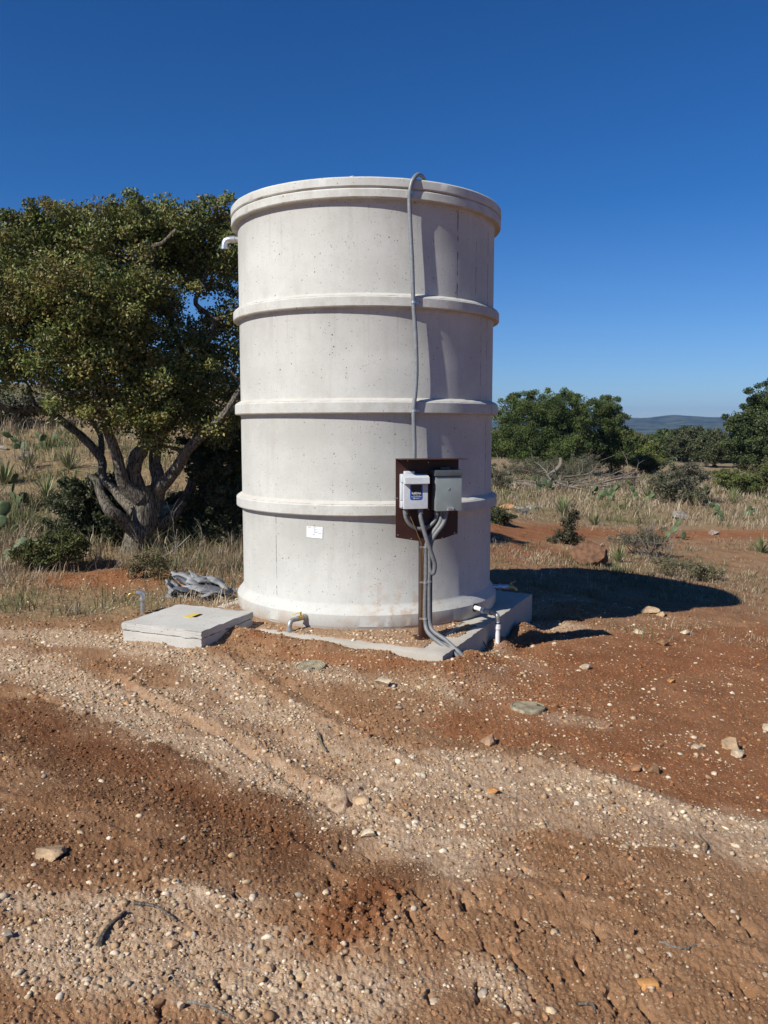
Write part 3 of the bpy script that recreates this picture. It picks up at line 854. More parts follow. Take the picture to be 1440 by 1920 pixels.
# ------------------------------------------------------------------ the live oak left of the tank
YO = G(255, 1036).y
OAKB = G(255, 1036)
def opix(l, n=4):
    """limb from (px, py, depth offset, radius in px)"""
    pts = [PD(a, b, YO + c) for a, b, c, d in l]; rr = [d * .78 * YO / F_PX for a, b, c, d in l]
    return bez(pts, n), lerp_list(rr, n)
OAK_L = [
    [(252, 1062, 0, 40), (250, 1040, 0, 33), (255, 1012, 0, 29), (268, 985, 0, 30), (272, 950, 0, 30), (262, 915, 0, 26)],
    [(262, 930, 0, 25), (250, 895, -.05, 20), (254, 862, -.1, 18), (272, 835, -.1, 16), (280, 800, 0, 14), (262, 750, .1, 12), (240, 690, .2, 10), (238, 640, .2, 8), (225, 560, .3, 6)],
    [(285, 950, .1, 25), (298, 905, .1, 18), (290, 868, .15, 15), (297, 827, .2, 13), (317, 800, .2, 11), (337, 765, .3, 9), (350, 700, .3, 8), (335, 640, .3, 7), (300, 560, .4, 6), (290, 480, .4, 5)],
    [(295, 920, .05, 17), (330, 880, -.1, 14), (353, 842, -.2, 12), (390, 807, -.3, 10), (425, 770, -.3, 8), (455, 720, -.2, 6)],
    [(290, 985, .2, 20), (322, 968, .3, 14), (353, 925, .5, 13), (373, 872, .6, 11), (392, 845, .7, 9), (422, 826, .8, 7), (455, 790, .8, 6)],
    [(262, 935, -.1, 20), (232, 905, -.2, 15), (221, 860, -.3, 13), (202, 807, -.4, 11), (196, 770, -.5, 10), (172, 730, -.6, 9), (150, 640, -.6, 8), (117, 622, -.6, 5)],
    [(255, 960, .05, 18), (215, 920, .2, 11), (193, 893, .3, 10), (190, 860, .35, 11), (157, 822, .3, 10), (130, 800, .2, 9), (83, 767, 0, 9), (40, 768, -.2, 8), (10, 766, -.4, 7), (-40, 735, -.6, 5), (-90, 690, -.6, 3)],
    [(190, 850, .35, 8), (188, 815, .5, 7), (165, 780, .7, 6), (140, 750, .8, 5), (120, 745, .8, 4), (186, 750, .9, 3)][:5],
    [(260, 1000, -.1, 22), (236, 982, -.25, 15), (222, 968, -.4, 13), (203, 953, -.45, 14), (190, 927, -.4, 11), (182, 904, -.4, 9), (172, 895, -.4, 5), (160, 885, -.4, 2)],
    [(350, 690, .3, 7), (385, 650, .2, 7), (400, 600, .2, 7), (367, 570, .3, 6), (378, 537, .3, 5), (395, 500, .3, 4)],
    [(400, 600, .2, 7), (447, 583, .2, 6), (480, 560, .2, 5)],
    [(300, 560, .4, 5), (285, 472, -.3, 5), (305, 455, -.4, 4), (330, 430, -.4, 3)],
    [(240, 690, .2, 6), (190, 715, -.5, 6), (130, 738, -.7, 5), (75, 715, -.8, 4)],
]
def make_oak():
    limbs = [(*opix(l), 12 if i < 2 else 9) for i, l in enumerate(OAK_L)]
    k = YO / F_PX
    blobs = []
    for (px, py, dy, rx, rz) in [(50, 492, -.2, 85, 66), (115, 452, 0, 76, 56), (190, 442, 0, 85, 54), (280, 440, .2, 90, 58), (365, 452, .3, 80, 58), (430, 470, .4, 70, 70), (20, 455, .2, 40, 34),
                                 (20, 580, -.5, 90, 90), (110, 560, -.6, 95, 100), (200, 550, -.7, 90, 100), (270, 570, -.2, 80, 90), (-70, 575, 0, 90, 85), (-80, 640, 0, 80, 70),
                                 (40, 670, -.4, 85, 70), (120, 660, -.6, 75, 60), (220, 680, -.5, 75, 70), (300, 690, -.1, 75, 75), (390, 660, .3, 60, 70), (430, 720, .4, 50, 60), (215, 775, -.5, 36, 24), (300, 815, -.35, 34, 28), (375, 700, .1, 60, 50), (400, 800, .0, 40, 30), (150, 765, -.5, 40, 22), (270, 770, -.2, 60, 48), (350, 760, .1, 60, 48), (320, 720, -.2, 70, 60), (400, 600, .6, 70, 80), (340, 412, .2, 70, 30), (250, 408, .1, 70, 27), (420, 420, .4, 45, 26), (140, 410, 0, 60, 24), (-10, 690, -.4, 70, 45), (160, 715, -.5, 60, 36),
                                 (480, 560, .6, 50, 120), (100, 500, .9, 150, 80), (300, 500, 1.0, 150, 80), (200, 610, 1.0, 160, 90)]:
        q = PD(px, py, YO + dy); blobs.append((q.x, q.y, q.z, rx * k, max(.5, rx * k * 1.1), rz * k))
    holes = [(250, 478, 12), (360, 545, 12), (394, 572, 14), (130, 688, 12), (300, 470, 8), (300, 600, 10), (85, 477, 6)]
    def rej(c, rs):
        px = 720 + F_PX * c[0] / (c[1] * math.cos(PITCH)); py = 798 - F_PX * (c[2] - EYE) / c[1]
        return any((px - a) ** 2 + (py - b) ** 2 < (r + 6) ** 2 for a, b, r in holes)
    t = tree('oak_tree', 'spreading live oak with twisted grey trunk and olive crown, left of the concrete tank', 'tree', OAKB, blobs, 1400, 125, .20, .047, .028,
             [(.16, .175, .047), (.13, .16, .042), (.185, .175, .05), (.095, .125, .034), (.205, .165, .055)], .15, 5, limbs=limbs, bark=M_OAKBARK, twigs=.75, reject=rej, shell=.45, sprigs=110)
    return t
make_oak()

# ------------------------------------------------------------------ shrubs and trees
def blobs_px(l, Y):
    k = Y / F_PX
    out = []
    for (px, py, dy, rx, rz) in l:
        q = PD(px, py, Y + dy); out.append((q.x, q.y, q.z, rx * k, rx * k, rz * k))
    return out
DARKG = [(.055, .070, .030), (.075, .085, .038), (.042, .054, .024), (.10, .10, .05)]
JUNI = [(.060, .095, .026), (.090, .122, .034), (.040, .066, .02), (.075, .098, .024), (.11, .135, .042)]
OLIV = [(.10, .115, .035), (.075, .095, .03), (.13, .12, .045)]
GREY = [(.13, .125, .085), (.17, .15, .11), (.10, .105, .06), (.09, .10, .05)]
BRIGHT = [(.10, .12, .03), (.08, .105, .026), (.13, .14, .045)]

def shrub(px, py, bl, label, pal, nc, per, crad, L, W, seed, cat='shrub', name='shrub', Y=None, stem_r=.02, nst=5, bark=None, matl=None, group=None, twigs=1.0):
    b = G(px, py); Y = Y or b.y
    if Y != b.y: b = PD(px, py, Y)
    b.z = gz(b)
    return tree(name, label, cat, b, blobs_px(bl, Y), nc, per, crad, L, W, pal, stem_r, seed, group, matl, bark or M_TWIG, 'foliage', 'stems', None, twigs, .5, nst, None, nc // 4)

shrub(405, 1075, [(400, 900, 0, 45, 60), (425, 980, 0, 45, 70), (380, 1020, 0, 40, 45), (440, 860, .2, 40, 55), (455, 1000, .3, 40, 70), (345, 1040, .1, 30, 30), (420, 830, .3, 40, 30), (350, 980, .3, 40, 50), (400, 960, .2, 60, 90), (445, 800, .3, 30, 30), (385, 850, .3, 40, 50)],
      'tall dark evergreen bush filling the gap between oak trunk and tank', DARKG, 520, 90, .12, .045, .025, 31, Y=YO + .5, stem_r=.025)
shrub(185, 1035, [(185, 980, 0, 45, 48), (140, 950, 0, 42, 45), (120, 1000, 0, 36, 30), (200, 925, .2, 35, 35), (215, 1000, 0, 35, 35), (170, 930, .1, 30, 25), (225, 950, .3, 25, 30)],
      'dark green bush crouching left of the oak trunk', DARKG, 260, 80, .11, .04, .025, 32, Y=YO + .3)
shrub(95, 1070, [(95, 1035, 0, 40, 28), (60, 1040, 0, 30, 25), (130, 1030, 0, 30, 26), (110, 1015, .1, 28, 18)],
      'low green bush in front of the dark bush by the oak', [(.075, .09, .025), (.10, .105, .03), (.06, .075, .022), (.12, .10, .045)], 110, 60, .09, .04, .02, 33)
shrub(275, 1090, [(275, 1055, 0, 22, 24), (300, 1060, .1, 22, 20), (255, 1065, .1, 18, 16)],
      'sparse leggy weed at the foot of the oak trunk', [(.09, .10, .035), (.13, .11, .05), (.16, .12, .06)], 34, 26, .08, .035, .016, 34, cat='weed', name='weed', stem_r=.007, nst=7)
shrub(20, 800, [(10, 770, 0, 45, 22), (60, 765, .2, 40, 18), (-30, 760, 0, 40, 25)],
      'pale bush on the hillside behind the left oak limb', GREY, 80, 80, .2, .07, .035, 35, stem_r=.015)

# right-hand trees
YJ = G(1040, 893).y
shrub(1010, 892, [(975, 795, 0, 45, 50), (1030, 780, 0, 50, 46), (1075, 790, 0, 45, 45), (955, 830, .5, 40, 45), (1010, 840, -.5, 55, 40), (1060, 845, -.5, 50, 40), (965, 768, .5, 20, 22), (1000, 764, .5, 28, 18), (1065, 758, .5, 20, 16), (1045, 780, 0, 40, 28), (930, 830, 1.0, 30, 40), (1090, 830, -.3, 36, 42)],
      'wide bushy juniper right behind the tank, largest in the field', JUNI, 420, 150, .40, .105, .042, 41, cat='tree', name='juniper_tree', Y=YJ, stem_r=.12, nst=4, matl=M_NEEDLE, bark=M_BARK)
shrub(1142, 892, [(1140, 770, 0, 20, 22), (1145, 800, 0, 28, 28), (1150, 835, 0, 32, 35), (1120, 850, 0, 26, 30), (1165, 860, 0, 20, 25), (1128, 775, 0, 14, 16)],
      'narrow pointed juniper standing at the right end of the wide juniper', JUNI, 190, 140, .36, .105, .042, 42, cat='tree', name='juniper_tree', Y=YJ + 1.0, stem_r=.10, nst=2, matl=M_NEEDLE, bark=M_BARK)
YR = G(1420, 905).y
shrub(1432, 905, [(1430, 775, 0, 28, 26), (1462, 752, 0, 46, 36), (1410, 800, 0, 38, 32), (1450, 800, -.5, 60, 60), (1395, 840, -.3, 32, 30), (1430, 860, -.5, 48, 38), (1500, 780, 0, 70, 80), (1385, 805, 0, 18, 18), (1470, 870, -.6, 50, 30)],
      'tall rounded oak cut off by the right edge of the view', [(.06, .085, .028), (.08, .10, .035), (.045, .066, .022)], 430, 130, .38, .11, .06, 43, cat='tree', name='oak_tree', Y=YR, stem_r=.14, nst=3, bark=M_BARK)
# middle distance trees in the gap, one by one
for i, (px, py, w, h, pal, lab) in enumerate([
        (1195, 862, 34, 50, OLIV, 'olive tree with bare twigs just right of the narrow juniper'),
        (1240, 850, 30, 38, JUNI, 'small dark tree in the far scrub below the left end of the blue ridge'),
        (1290, 860, 38, 54, DARKG, 'dark round tree in the middle of the gap between the junipers and right oak'),
        (1345, 868, 42, 58, DARKG, 'broad dark tree left of the tall right edge oak'),
        (1215, 880, 30, 42, BRIGHT, 'bright green bush tree in front of the far scrub'),
        (1320, 846, 26, 36, JUNI, 'distant green tree showing over the dark trees in the gap'),
        (1262, 842, 24, 30, OLIV, 'distant olive tree low beneath the ridge peak')]):
    Y = G(px, py + 8).y if py > 855 else 85 + i * 9
    shrub(px, py, [(px, py - h * .62, 0, w * .8, h * .36), (px - w * .5, py - h * .45, 0, w * .5, h * .3), (px + w * .5, py - h * .4, 0, w * .55, h * .32), (px, py - h * .3, -.4, w * .8, h * .25)],
          lab, pal, 110, 80, .011 * Y * .8, .0034 * Y, .0016 * Y, 60 + i, cat='tree', name='scrub_tree', Y=Y, stem_r=.10, nst=2, matl=M_NEEDLE, bark=M_BARK)
# field bushes
shrub(1275, 945, [(1275, 905, 0, 32, 30), (1245, 915, 0, 25, 22), (1300, 890, .2, 28, 20), (1290, 930, -.2, 30, 16), (1262, 885, .2, 18, 14)],
      'grey twiggy bush standing alone in the field under the gap', GREY, 170, 60, .2, .085, .03, 71, stem_r=.025, nst=7)
shrub(1385, 928, [(1385, 905, 0, 28, 20), (1360, 900, .2, 20, 16), (1405, 912, 0, 22, 16)],
      'bright green low bush beneath the right edge oak', BRIGHT, 120, 70, .2, .09, .035, 72, stem_r=.025)
shrub(1435, 925, [(1440, 890, 0, 25, 25), (1430, 905, 0, 20, 15)], 'olive bush at the right edge beside the bright low bush', OLIV, 70, 70, .2, .09, .035, 73)
shrub(1035, 905, [(1005, 880, 0, 40, 20), (1050, 880, .2, 40, 22), (1095, 875, .2, 35, 22), (970, 880, .3, 25, 15)],
      'bare grey thicket spread along the foot of the wide juniper', GREY, 210, 45, .22, .08, .02, 74, stem_r=.02, nst=12)
shrub(935, 918, [(932, 895, 0, 22, 18), (945, 905, -.1, 16, 12), (915, 890, .2, 20, 18)],
      'small grey green bush beside the tank wall at its third ring', GREY, 80, 60, .12, .06, .025, 75)
shrub(938, 983, [(936, 968, 0, 20, 13), (952, 972, 0, 12, 9), (920, 962, .2, 18, 14)],
      'dark low bush hugging the tank behind its right side', DARKG, 60, 70, .09, .045, .02, 76)
shrub(1210, 880, [(1205, 865, 0, 26, 13), (1228, 868, 0, 18, 10)], 'yellow green bush right of the rusty fence post', BRIGHT, 80, 60, .25, .10, .04, 77, Y=YJ + 3)
SAP = G(1065, 1020)
shrub(1068, 1022, [(1068, 985, 0, 14, 22), (1060, 1005, 0, 20, 16), (1072, 965, 0, 9, 14), (1045, 1015, 0, 14, 8), (1082, 1012, 0, 12, 10)],
      'thin ragged sapling behind the brown boulder', [(.075, .07, .04), (.10, .085, .05), (.055, .06, .03)], 90, 34, .09, .04, .02, 78, cat='sapling', name='sapling', stem_r=.018, nst=5)
shrub(1215, 1042, [(1215, 1008, 0, 32, 18), (1190, 1015, 0, 24, 14), (1240, 1018, 0, 20, 14), (1165, 1012, 0, 18, 10)],
      'wiry half dead bush with tangled grey stems right of the boulder', GREY, 100, 22, .11, .04, .018, 79, stem_r=.012, nst=14)
shrub(1290, 1085, [(1290, 1065, 0, 40, 10), (1330, 1075, 0, 28, 8), (1250, 1060, 0, 24, 9)], 'flattened pale weed mat right of the wiry bush', [(.22, .18, .12), (.17, .15, .08), (.13, .13, .06)], 70, 40, .09, .05, .012, 80, cat='weed', name='weed', stem_r=.006, nst=8)
# far scrub as one mass
def far_scrub():
    rs = np.random.RandomState(9)
    V = []; Fc = []; Cc = []; off = 0
    for i in range(620):
        Y = 95 + 560 * rs.rand() ** 1.4; X = rs.uniform(-.1, .75) * Y
        z = float(H(X, Y)); w = rs.uniform(1.6, 3.4); h = rs.uniform(2.2, 5.2)
        bl = [(X + rs.normal(0, w * .5), Y + rs.normal(0, w * .4), z + h * rs.uniform(.35, .7), w, w, h * .42) for _ in range(3)]
        cl = blob_points(bl, 14, rs, .4)
        v, f, c = clump_leaves(cl, w * .5, 16, .005 * Y + .15, .003 * Y + .1, [JUNI, DARKG, OLIV][rs.randint(3)], rs)
        V.append(v); Fc.append(f + off); Cc.append(c); off += len(v)
    o = link('scrub_woodland', mesh_np('scrub_woodland', np.concatenate(V), np.concatenate(Fc), M_NEEDLE, False, np.concatenate(Cc)))
    tag(o, 'far scrub woodland filling the valley below the blue ridge', 'woodland', kind='stuff')
far_scrub()

# ------------------------------------------------------------------ dry grass (stuff)
TRK = G(1100, 996)
def make_grass():
    rs = np.random.RandomState(21)
    xs = []; ys = []
    def area(n, x0, x1, y0, y1, pw=1.0):
        xs.append(rs.uniform(x0, x1, n)); ys.append(y0 + (y1 - y0) * rs.rand(n) ** pw)
    area(5200, -7.5, -1.0, 7.2, 12, 1); area(5200, -12, -.8, 10.5, 24, 1.0)
    area(5200, .9, 9, 10.3, 19, 1); area(9500, 1.2, 22, 16, 48, 1.0); area(900, 1.5, 5.5, 8.6, 11, 1)
    tuft = sum(len(a) for a in xs)
    for (px, py, n_, r_) in [(1050, 1048, 60, .5), (1062, 1108, 26, .22), (1000, 1052, 40, .45), (1270, 1122, 16, .2), (1290, 1085, 110, .8), (1210, 1050, 110, .75), (1400, 1095, 90, .9), (1150, 1075, 40, .4), (1330, 1120, 30, .6), (1110, 1090, 24, .5), (1250, 1180, 10, .5), (1320, 1190, 10, .4)]:
        q = G(px, py); xs.append(q.x + rs.normal(0, r_, n_)); ys.append(q.y + rs.normal(0, r_ * .8, n_))
    x = np.concatenate(xs); y = np.concatenate(ys)
    pale, red, grass, moist = masks(x, y); grass[tuft:] = 9
    patch = np.clip(.55 + 1.6 * fbm(x * .7, y * .7, 131, 3), .22, 1)
    keep = rs.rand(len(x)) < grass * patch
    keep &= ~((x < 0) & (y < 8.6) & (x > -1.35))
    x = x[keep]; y = y[keep]; z, m = surface(x, y)
    n = len(x); per = 15
    cid = np.repeat(np.arange(n), per); N = n * per
    r = np.hypot(x, y)
    hh = np.clip(rs.lognormal(math.log(.17), .4, n), .06, .42) * np.where((x > 0) & (y < TRK.y + 2.0), .38, 1) * np.where((x < 0) & (y < 9), .65, 1)
    h = hh[cid] * rs.uniform(.5, 1.2, N)
    sp_ = np.where(r > 18, .22, .10)[cid]
    bx = x[cid] + rs.normal(0, 1, N) * sp_; by = y[cid] + rs.normal(0, 1, N) * sp_; bz = z[cid] - .015
    az = rs.uniform(0, 6.283, N); lean = rs.uniform(.1, 1.3, N) * h; h = h * np.where(rs.rand(N) < .3, .5, 1)
    w = rs.uniform(.0022, .0045, N) * np.clip(r[cid] / 9, 1, 4)
    dx = np.cos(az); dy = np.sin(az); px = -dy * w; py = dx * w
    v = np.empty((N, 5, 3))
    v[:, 0] = np.stack([bx - px, by - py, bz], 1); v[:, 1] = np.stack([bx + px, by + py, bz], 1)
    mx_ = bx + dx * lean * .35; my = by + dy * lean * .35; mz = bz + h * .62
    v[:, 2] = np.stack([mx_ + px * .8, my + py * .8, mz], 1); v[:, 3] = np.stack([mx_ - px * .8, my - py * .8, mz], 1)
    v[:, 4] = np.stack([bx + dx * lean, by + dy * lean, bz + h], 1)
    b = np.arange(N)[:, None] * 5
    f = np.concatenate([b + np.array([[0, 1, 2]]), b + np.array([[0, 2, 3]]), b + np.array([[3, 2, 4]])])
    pal = np.array([(.37, .30, .20), (.44, .365, .26), (.30, .225, .145), (.23, .165, .10), (.15, .16, .07), (.34, .28, .20)])
    gi = np.where(fbm(x * .5, y * .5, 141, 3) + rs.normal(0, .15, n) > .16, 4, rs.choice(6, n, p=[.27, .17, .2, .14, .04, .18]))
    c = pal[gi][cid] * rs.uniform(.7, 1.2, (N, 1))
    o = link('dry_grass', mesh_np('dry_grass', v.reshape(-1, 3), f, M_GRASS, False, np.repeat(np.concatenate([c, np.ones((N, 1))], 1), 5, 0)))
    tag(o, 'straw coloured dry bunch grass over the hillside and field', 'grass', kind='stuff')
make_grass()

# ------------------------------------------------------------------ prickly pears
def pad_mesh():
    bm = bmesh.new(); bmesh.ops.create_uvsphere(bm, u_segments=14, v_segments=9, radius=1)
    for v in bm.verts:
        t = v.co.z
        wid = .080 * (1 + .22 * t)
        v.co = Vector((v.co.x * wid, v.co.y * .016, .10 + t * .10))
    me = bpy.data.meshes.new('pad'); bm.to_mesh(me); bm.free(); me.materials.append(M_PAD)
    me.polygons.foreach_set('use_smooth', [True] * len(me.polygons)); return me
PADME = pad_mesh()
def cactus(px, py, n, size, label, seed, group='prickly pear cacti'):
    rg = random.Random(seed); q = GP(px, py)
    root = empty('prickly_pear', q, label, 'cactus', group)
    mats = []
    for i in range(n):
        if i < max(2, n // 3):
            M = Matrix.Translation((rg.uniform(-.22, .22) * size, rg.uniform(-.15, .15) * size, -.03)) @ Matrix.Rotation(rg.uniform(-1.2, 1.2), 4, 'Z') @ Matrix.Rotation(rg.uniform(-.5, .5), 4, 'Y') @ Matrix.Rotation(rg.uniform(-.3, .3), 4, 'X')
        else:
            P0 = rg.choice(mats); s = rg.uniform(-.8, .8)
            M = P0 @ Matrix.Translation((math.sin(s) * .075, 0, .10 + .085 * math.cos(s))) @ Matrix.Rotation(s * .9, 4, 'Y') @ Matrix.Rotation(rg.uniform(-1.0, 1.0), 4, 'Z') @ Matrix.Rotation(rg.uniform(-.3, .3), 4, 'X')
        mats.append(M)
        o = link('pad', PADME, root)
        S = Matrix.Scale(size, 4); T = M.copy(); T.translation = M.translation * size
        o.matrix_local = T @ S @ Matrix.Scale(rg.uniform(.8, 1.15), 4)
    return root
cactus(40, 842, 9, .75, 'prickly pear cluster high on the left hillside beside the pale stone', 1)
cactus(72, 838, 6, .75, 'second prickly pear to the right on the upper left hillside', 2)
cactus(125, 836, 3, .75, 'small prickly pear of few pads behind the long left oak limb', 3)
cactus(45, 950, 11, .75, 'wide prickly pear in tall grass halfway down the left hillside', 4)
cactus(12, 1012, 6, .95, 'large prickly pear pads cut by the left edge of the view', 5)
cactus(8, 1055, 7, .9, 'dark shaded prickly pear low at the left edge', 6)
cactus(1358, 978, 8, .9, 'prickly pear with upright pad in the right field behind the red track', 7)
cactus(1262, 1010, 4, .95, 'tall thin prickly pear beside the wiry bush', 8)
cactus(1395, 968, 4, .9, 'tiny prickly pear right of the upright one in the field', 9)
for i, (px, py, n) in enumerate([(1000, 920, 8), (1030, 922, 9), (1100, 935, 10), (1140, 938, 9), (1205, 940, 8), (1330, 940, 6)]):
    cactus(px, py, n, 1.15, ['pale prickly pear at the left end of the brush pile', 'pale prickly pear in front of the brush pile', 'prickly pear mound below the right half of the brush pile', 'prickly pear mound below the rusty fence post', 'prickly pear at the left foot of the lone grey bush', 'prickly pear between the grey bush and bright low bush'][i], 20 + i)

# ------------------------------------------------------------------ yuccas
def yucca_mesh(seed, n=70, h=.5):
    rs = np.random.RandomState(seed)
    az = rs.uniform(0, 6.283, n); el = np.abs(rs.normal(.9, .4, n)).clip(.1, 1.5); L = h * rs.uniform(.6, 1.1, n); w = .009
    d = np.stack([np.cos(az) * np.cos(el), np.sin(az) * np.cos(el), np.sin(el)], 1); s = np.stack([-np.sin(az), np.cos(az), 0 * az], 1) * w
    p0 = d * .02; p1 = d * L[:, None] * .6; p2 = d * L[:, None] - np.array([[0, 0, 1]]) * (L * .12)[:, None]
    v = np.stack([p0 - s, p0 + s, p1 + s * .8, p1 - s * .8, p2], 1)
    b = np.arange(n)[:, None] * 5
    f = np.concatenate([b + np.array([[0, 1, 2]]), b + np.array([[0, 2, 3]]), b + np.array([[3, 2, 4]])])
    c = pick_cols(rs, n, [(.16, .20, .08), (.22, .24, .11), (.12, .16, .06), (.28, .25, .14)])
    return mesh_np('yucca', v.reshape(-1, 3), f, M_YUCCA, False, np.repeat(np.concatenate([c, np.ones((n, 1))], 1), 5, 0))
YM = [yucca_mesh(s) for s in (1, 2, 3)]
for i, (px, py, s, lab) in enumerate([
        (88, 935, 1.0, 'spiky yucca in the middle of the left hillside grass'), (130, 880, 1.0, 'spiky yucca near the oak on the upper left hillside'),
        (55, 880, .9, 'spiky yucca left of the upper hillside yucca'), (8, 905, 1.1, 'spiky yucca at the left edge of the hillside'),
        (1428, 1035, 1.0, 'large green yucca at the right edge in front of the red track'), (1160, 1055, .8, 'yucca half hidden behind the brown boulder'),
        (1057, 966, 1.5, 'pale yucca standing in the field just behind the ragged sapling'), (1305, 948, 1.5, 'yucca in the field right of the lone grey bush'),
        (1215, 935, 1.5, 'yucca in the field left of the lone grey bush'), (1375, 945, 1.5, 'yucca below the bright low bush in the field'),
        (1115, 985, .9, 'small yucca on the near edge of the field grass')]):
    q = GP(px, py); q.z -= .02
    o = link('yucca', YM[i % 3], None, q); o.scale = (s, s, s); o.rotation_euler = (0, 0, i * 1.3)
    tag(o, lab, 'yucca', 'yuccas in the dry grass')

# ------------------------------------------------------------------ dead wood
def twiggy(mb, p, d, L, r, depth, rg, sides=5):
    pts = [p]; dd = Vector(d).normalized()
    for k in range(4):
        dd = (dd + Vector((rg.gauss(0, .18), rg.gauss(0, .18), rg.gauss(0, .12)))).normalized(); pts.append(pts[-1] + dd * L / 4)
    mb.tube(pts, [r * (1 - .5 * k / 4) for k in range(5)], sides, False)
    if depth:
        for k in range(rg.randint(2, 4)):
            q = pts[rg.randint(1, 4)]
            nd_ = (dd + Vector((rg.gauss(0, .7), rg.gauss(0, .7), rg.gauss(.1, .5)))).normalized()
            twiggy(mb, q, nd_, L * rg.uniform(.4, .75), r * .5, depth - 1, rg, 4)
rg = random.Random(4)
q = GP(1070, 918); mb = MB()
for i in range(20):
    px = rg.uniform(985, 1165); b0 = PD(px, rg.uniform(895, 920), q.y + rg.uniform(-.8, .8)); b0.z = float(H(b0.x, b0.y)) + rg.uniform(0, .5)
    twiggy(mb, b0, (rg.choice((-1, 1)) * rg.uniform(.5, 1), rg.uniform(-.5, .5), rg.uniform(-.12, .16)), rg.uniform(.7, 1.7), rg.uniform(.025, .05), 2, rg)
a = PD(1030, 892, q.y); b_ = PD(1050, 873, q.y); c_ = PD(1051, 858, q.y)
mb.tube(bez([a, b_, c_], 4), [.1, .09, .08, .08, .08, .08, .07, .06, .05], 8)
tag(mb.build('brush_pile', M_DEAD, None, q), 'heap of bleached dead branches in front of the wide juniper', 'brush pile')
def bare(px, py, n, L, label, seed, matl=None, r=.012, spread=.6):
    q = GP(px, py); mb = MB(); rg = random.Random(seed)
    for i in range(n): twiggy(mb, q + Vector((rg.gauss(0, .05), rg.gauss(0, .05), -.03)), (rg.gauss(0, spread), rg.gauss(0, spread), 1), L * rg.uniform(.5, 1.1), r, 2, rg)
    return tag(mb.build('dead_shrub', matl or M_DEAD, None, q), label, 'shrub')
bare(320, 1078, 6, .5, 'bare pale twigs leaning right of the oak trunk base', 5, M_DEAD, .008, .7)
bare(1225, 1048, 12, .8, 'bare grey stems arching out of the wiry bush', 6, M_DEAD, .008, .9)
bare(1085, 896, 7, 2.0, 'dead grey juniper snag in front of the narrow juniper', 7, M_TWIG, .03, .6)
# snag stick by oak
mb = MB(); q = GP(300, 1052); mb.tube(bez([q + Vector((0, 0, .02)), PD(312, 1042, q.y), PD(335, 1025, q.y), PD(357, 1003, q.y)], 4), [.016] * 6 + [.012] * 5 + [.006] * 2, 6)
tag(mb.build('branch', M_DEAD, None, q), 'pale forked branch sticking up from weeds right of the oak', 'branch')

# fence post with its brace
q = G(1188, 916); mb = MB(); 
top = PD(1188, 879, q.y); mb.tube([q - Vector((0, 0, .3)), top], .075, 10)
fp = empty('fence_post', q, 'rusty steel fence corner post with slanting brace in the right field', 'fence post')
mb.build('post', M_RUST, fp, q)
mb = MB(); mb.tube([PD(1186, 886, q.y), PD(1146, 897, q.y + .2)], .05, 8); mb.build('brace', M_RUST, fp, q)

# ------------------------------------------------------------------ rocks
def rock(px, py, w, h, col, label, seed, cat='rock', name='rock', dep=None, tilt=0, zoff=0.0, rough=.22, group=None):
    rs = np.random.RandomState(seed); q = GP(px, py)
    k = q.y / F_PX; W_ = w * k / 2; Hh = h * k / 2 * 1.05; D = (dep or .8) * W_
    bm = bmesh.new(); bmesh.ops.create_icosphere(bm, subdivisions=4, radius=1)
    dirs = [Vector(rs.normal(0, 1, 3)).normalized() for _ in range(14)]; offs = [rs.uniform(.42, .74) * (.8 if name == 'boulder' else 1) for _ in dirs]
    for v in bm.verts:
        c = v.co.copy()
        for d_, o_ in zip(dirs, offs):
            e = c.dot(d_) - o_
            if e > 0: c -= d_ * e * .97
        c += Vector(rs.normal(0, .012, 3)); v.co = c
    for v in bm.verts:
        v.co = Vector((v.co.x * W_ * 1.45, v.co.y * D * 1.45, v.co.z * Hh * 1.4))
    bmesh.ops.rotate(bm, verts=bm.verts[:], cent=(0, 0, 0), matrix=Matrix.Rotation(tilt, 3, 'Y'))
    me = bpy.data.meshes.new(name); bm.to_mesh(me); n = len(me.vertices); bm.free()
    at = me.attributes.new('Col', 'FLOAT_COLOR', 'POINT')
    cc = np.ones((n, 4), np.float32); cc[:, :3] = np.array(col) * rs.uniform(.85, 1.1, (n, 1)); at.data.foreach_set('color', cc.ravel())
    me.materials.append(M_ROCK); me.polygons.foreach_set('use_smooth', [True] * len(me.polygons)); me.set_sharp_from_angle(angle=R(38))
    o = link(name, me, None, q + Vector((0, 0, Hh * .55 + zoff)))
    return tag(o, label, cat, group)
TAN, CREAM, BRN, ORG, GRY = (.36, .255, .155), (.46, .37, .26), (.22, .13, .07), (.42, .21, .075), (.25, .225, .19)
rock(1113, 1060, 70, 54, (.135, .072, .043), 'big flat faced brown boulder in the weeds right of the tank', 101, 'boulder', 'boulder', .9, .12)
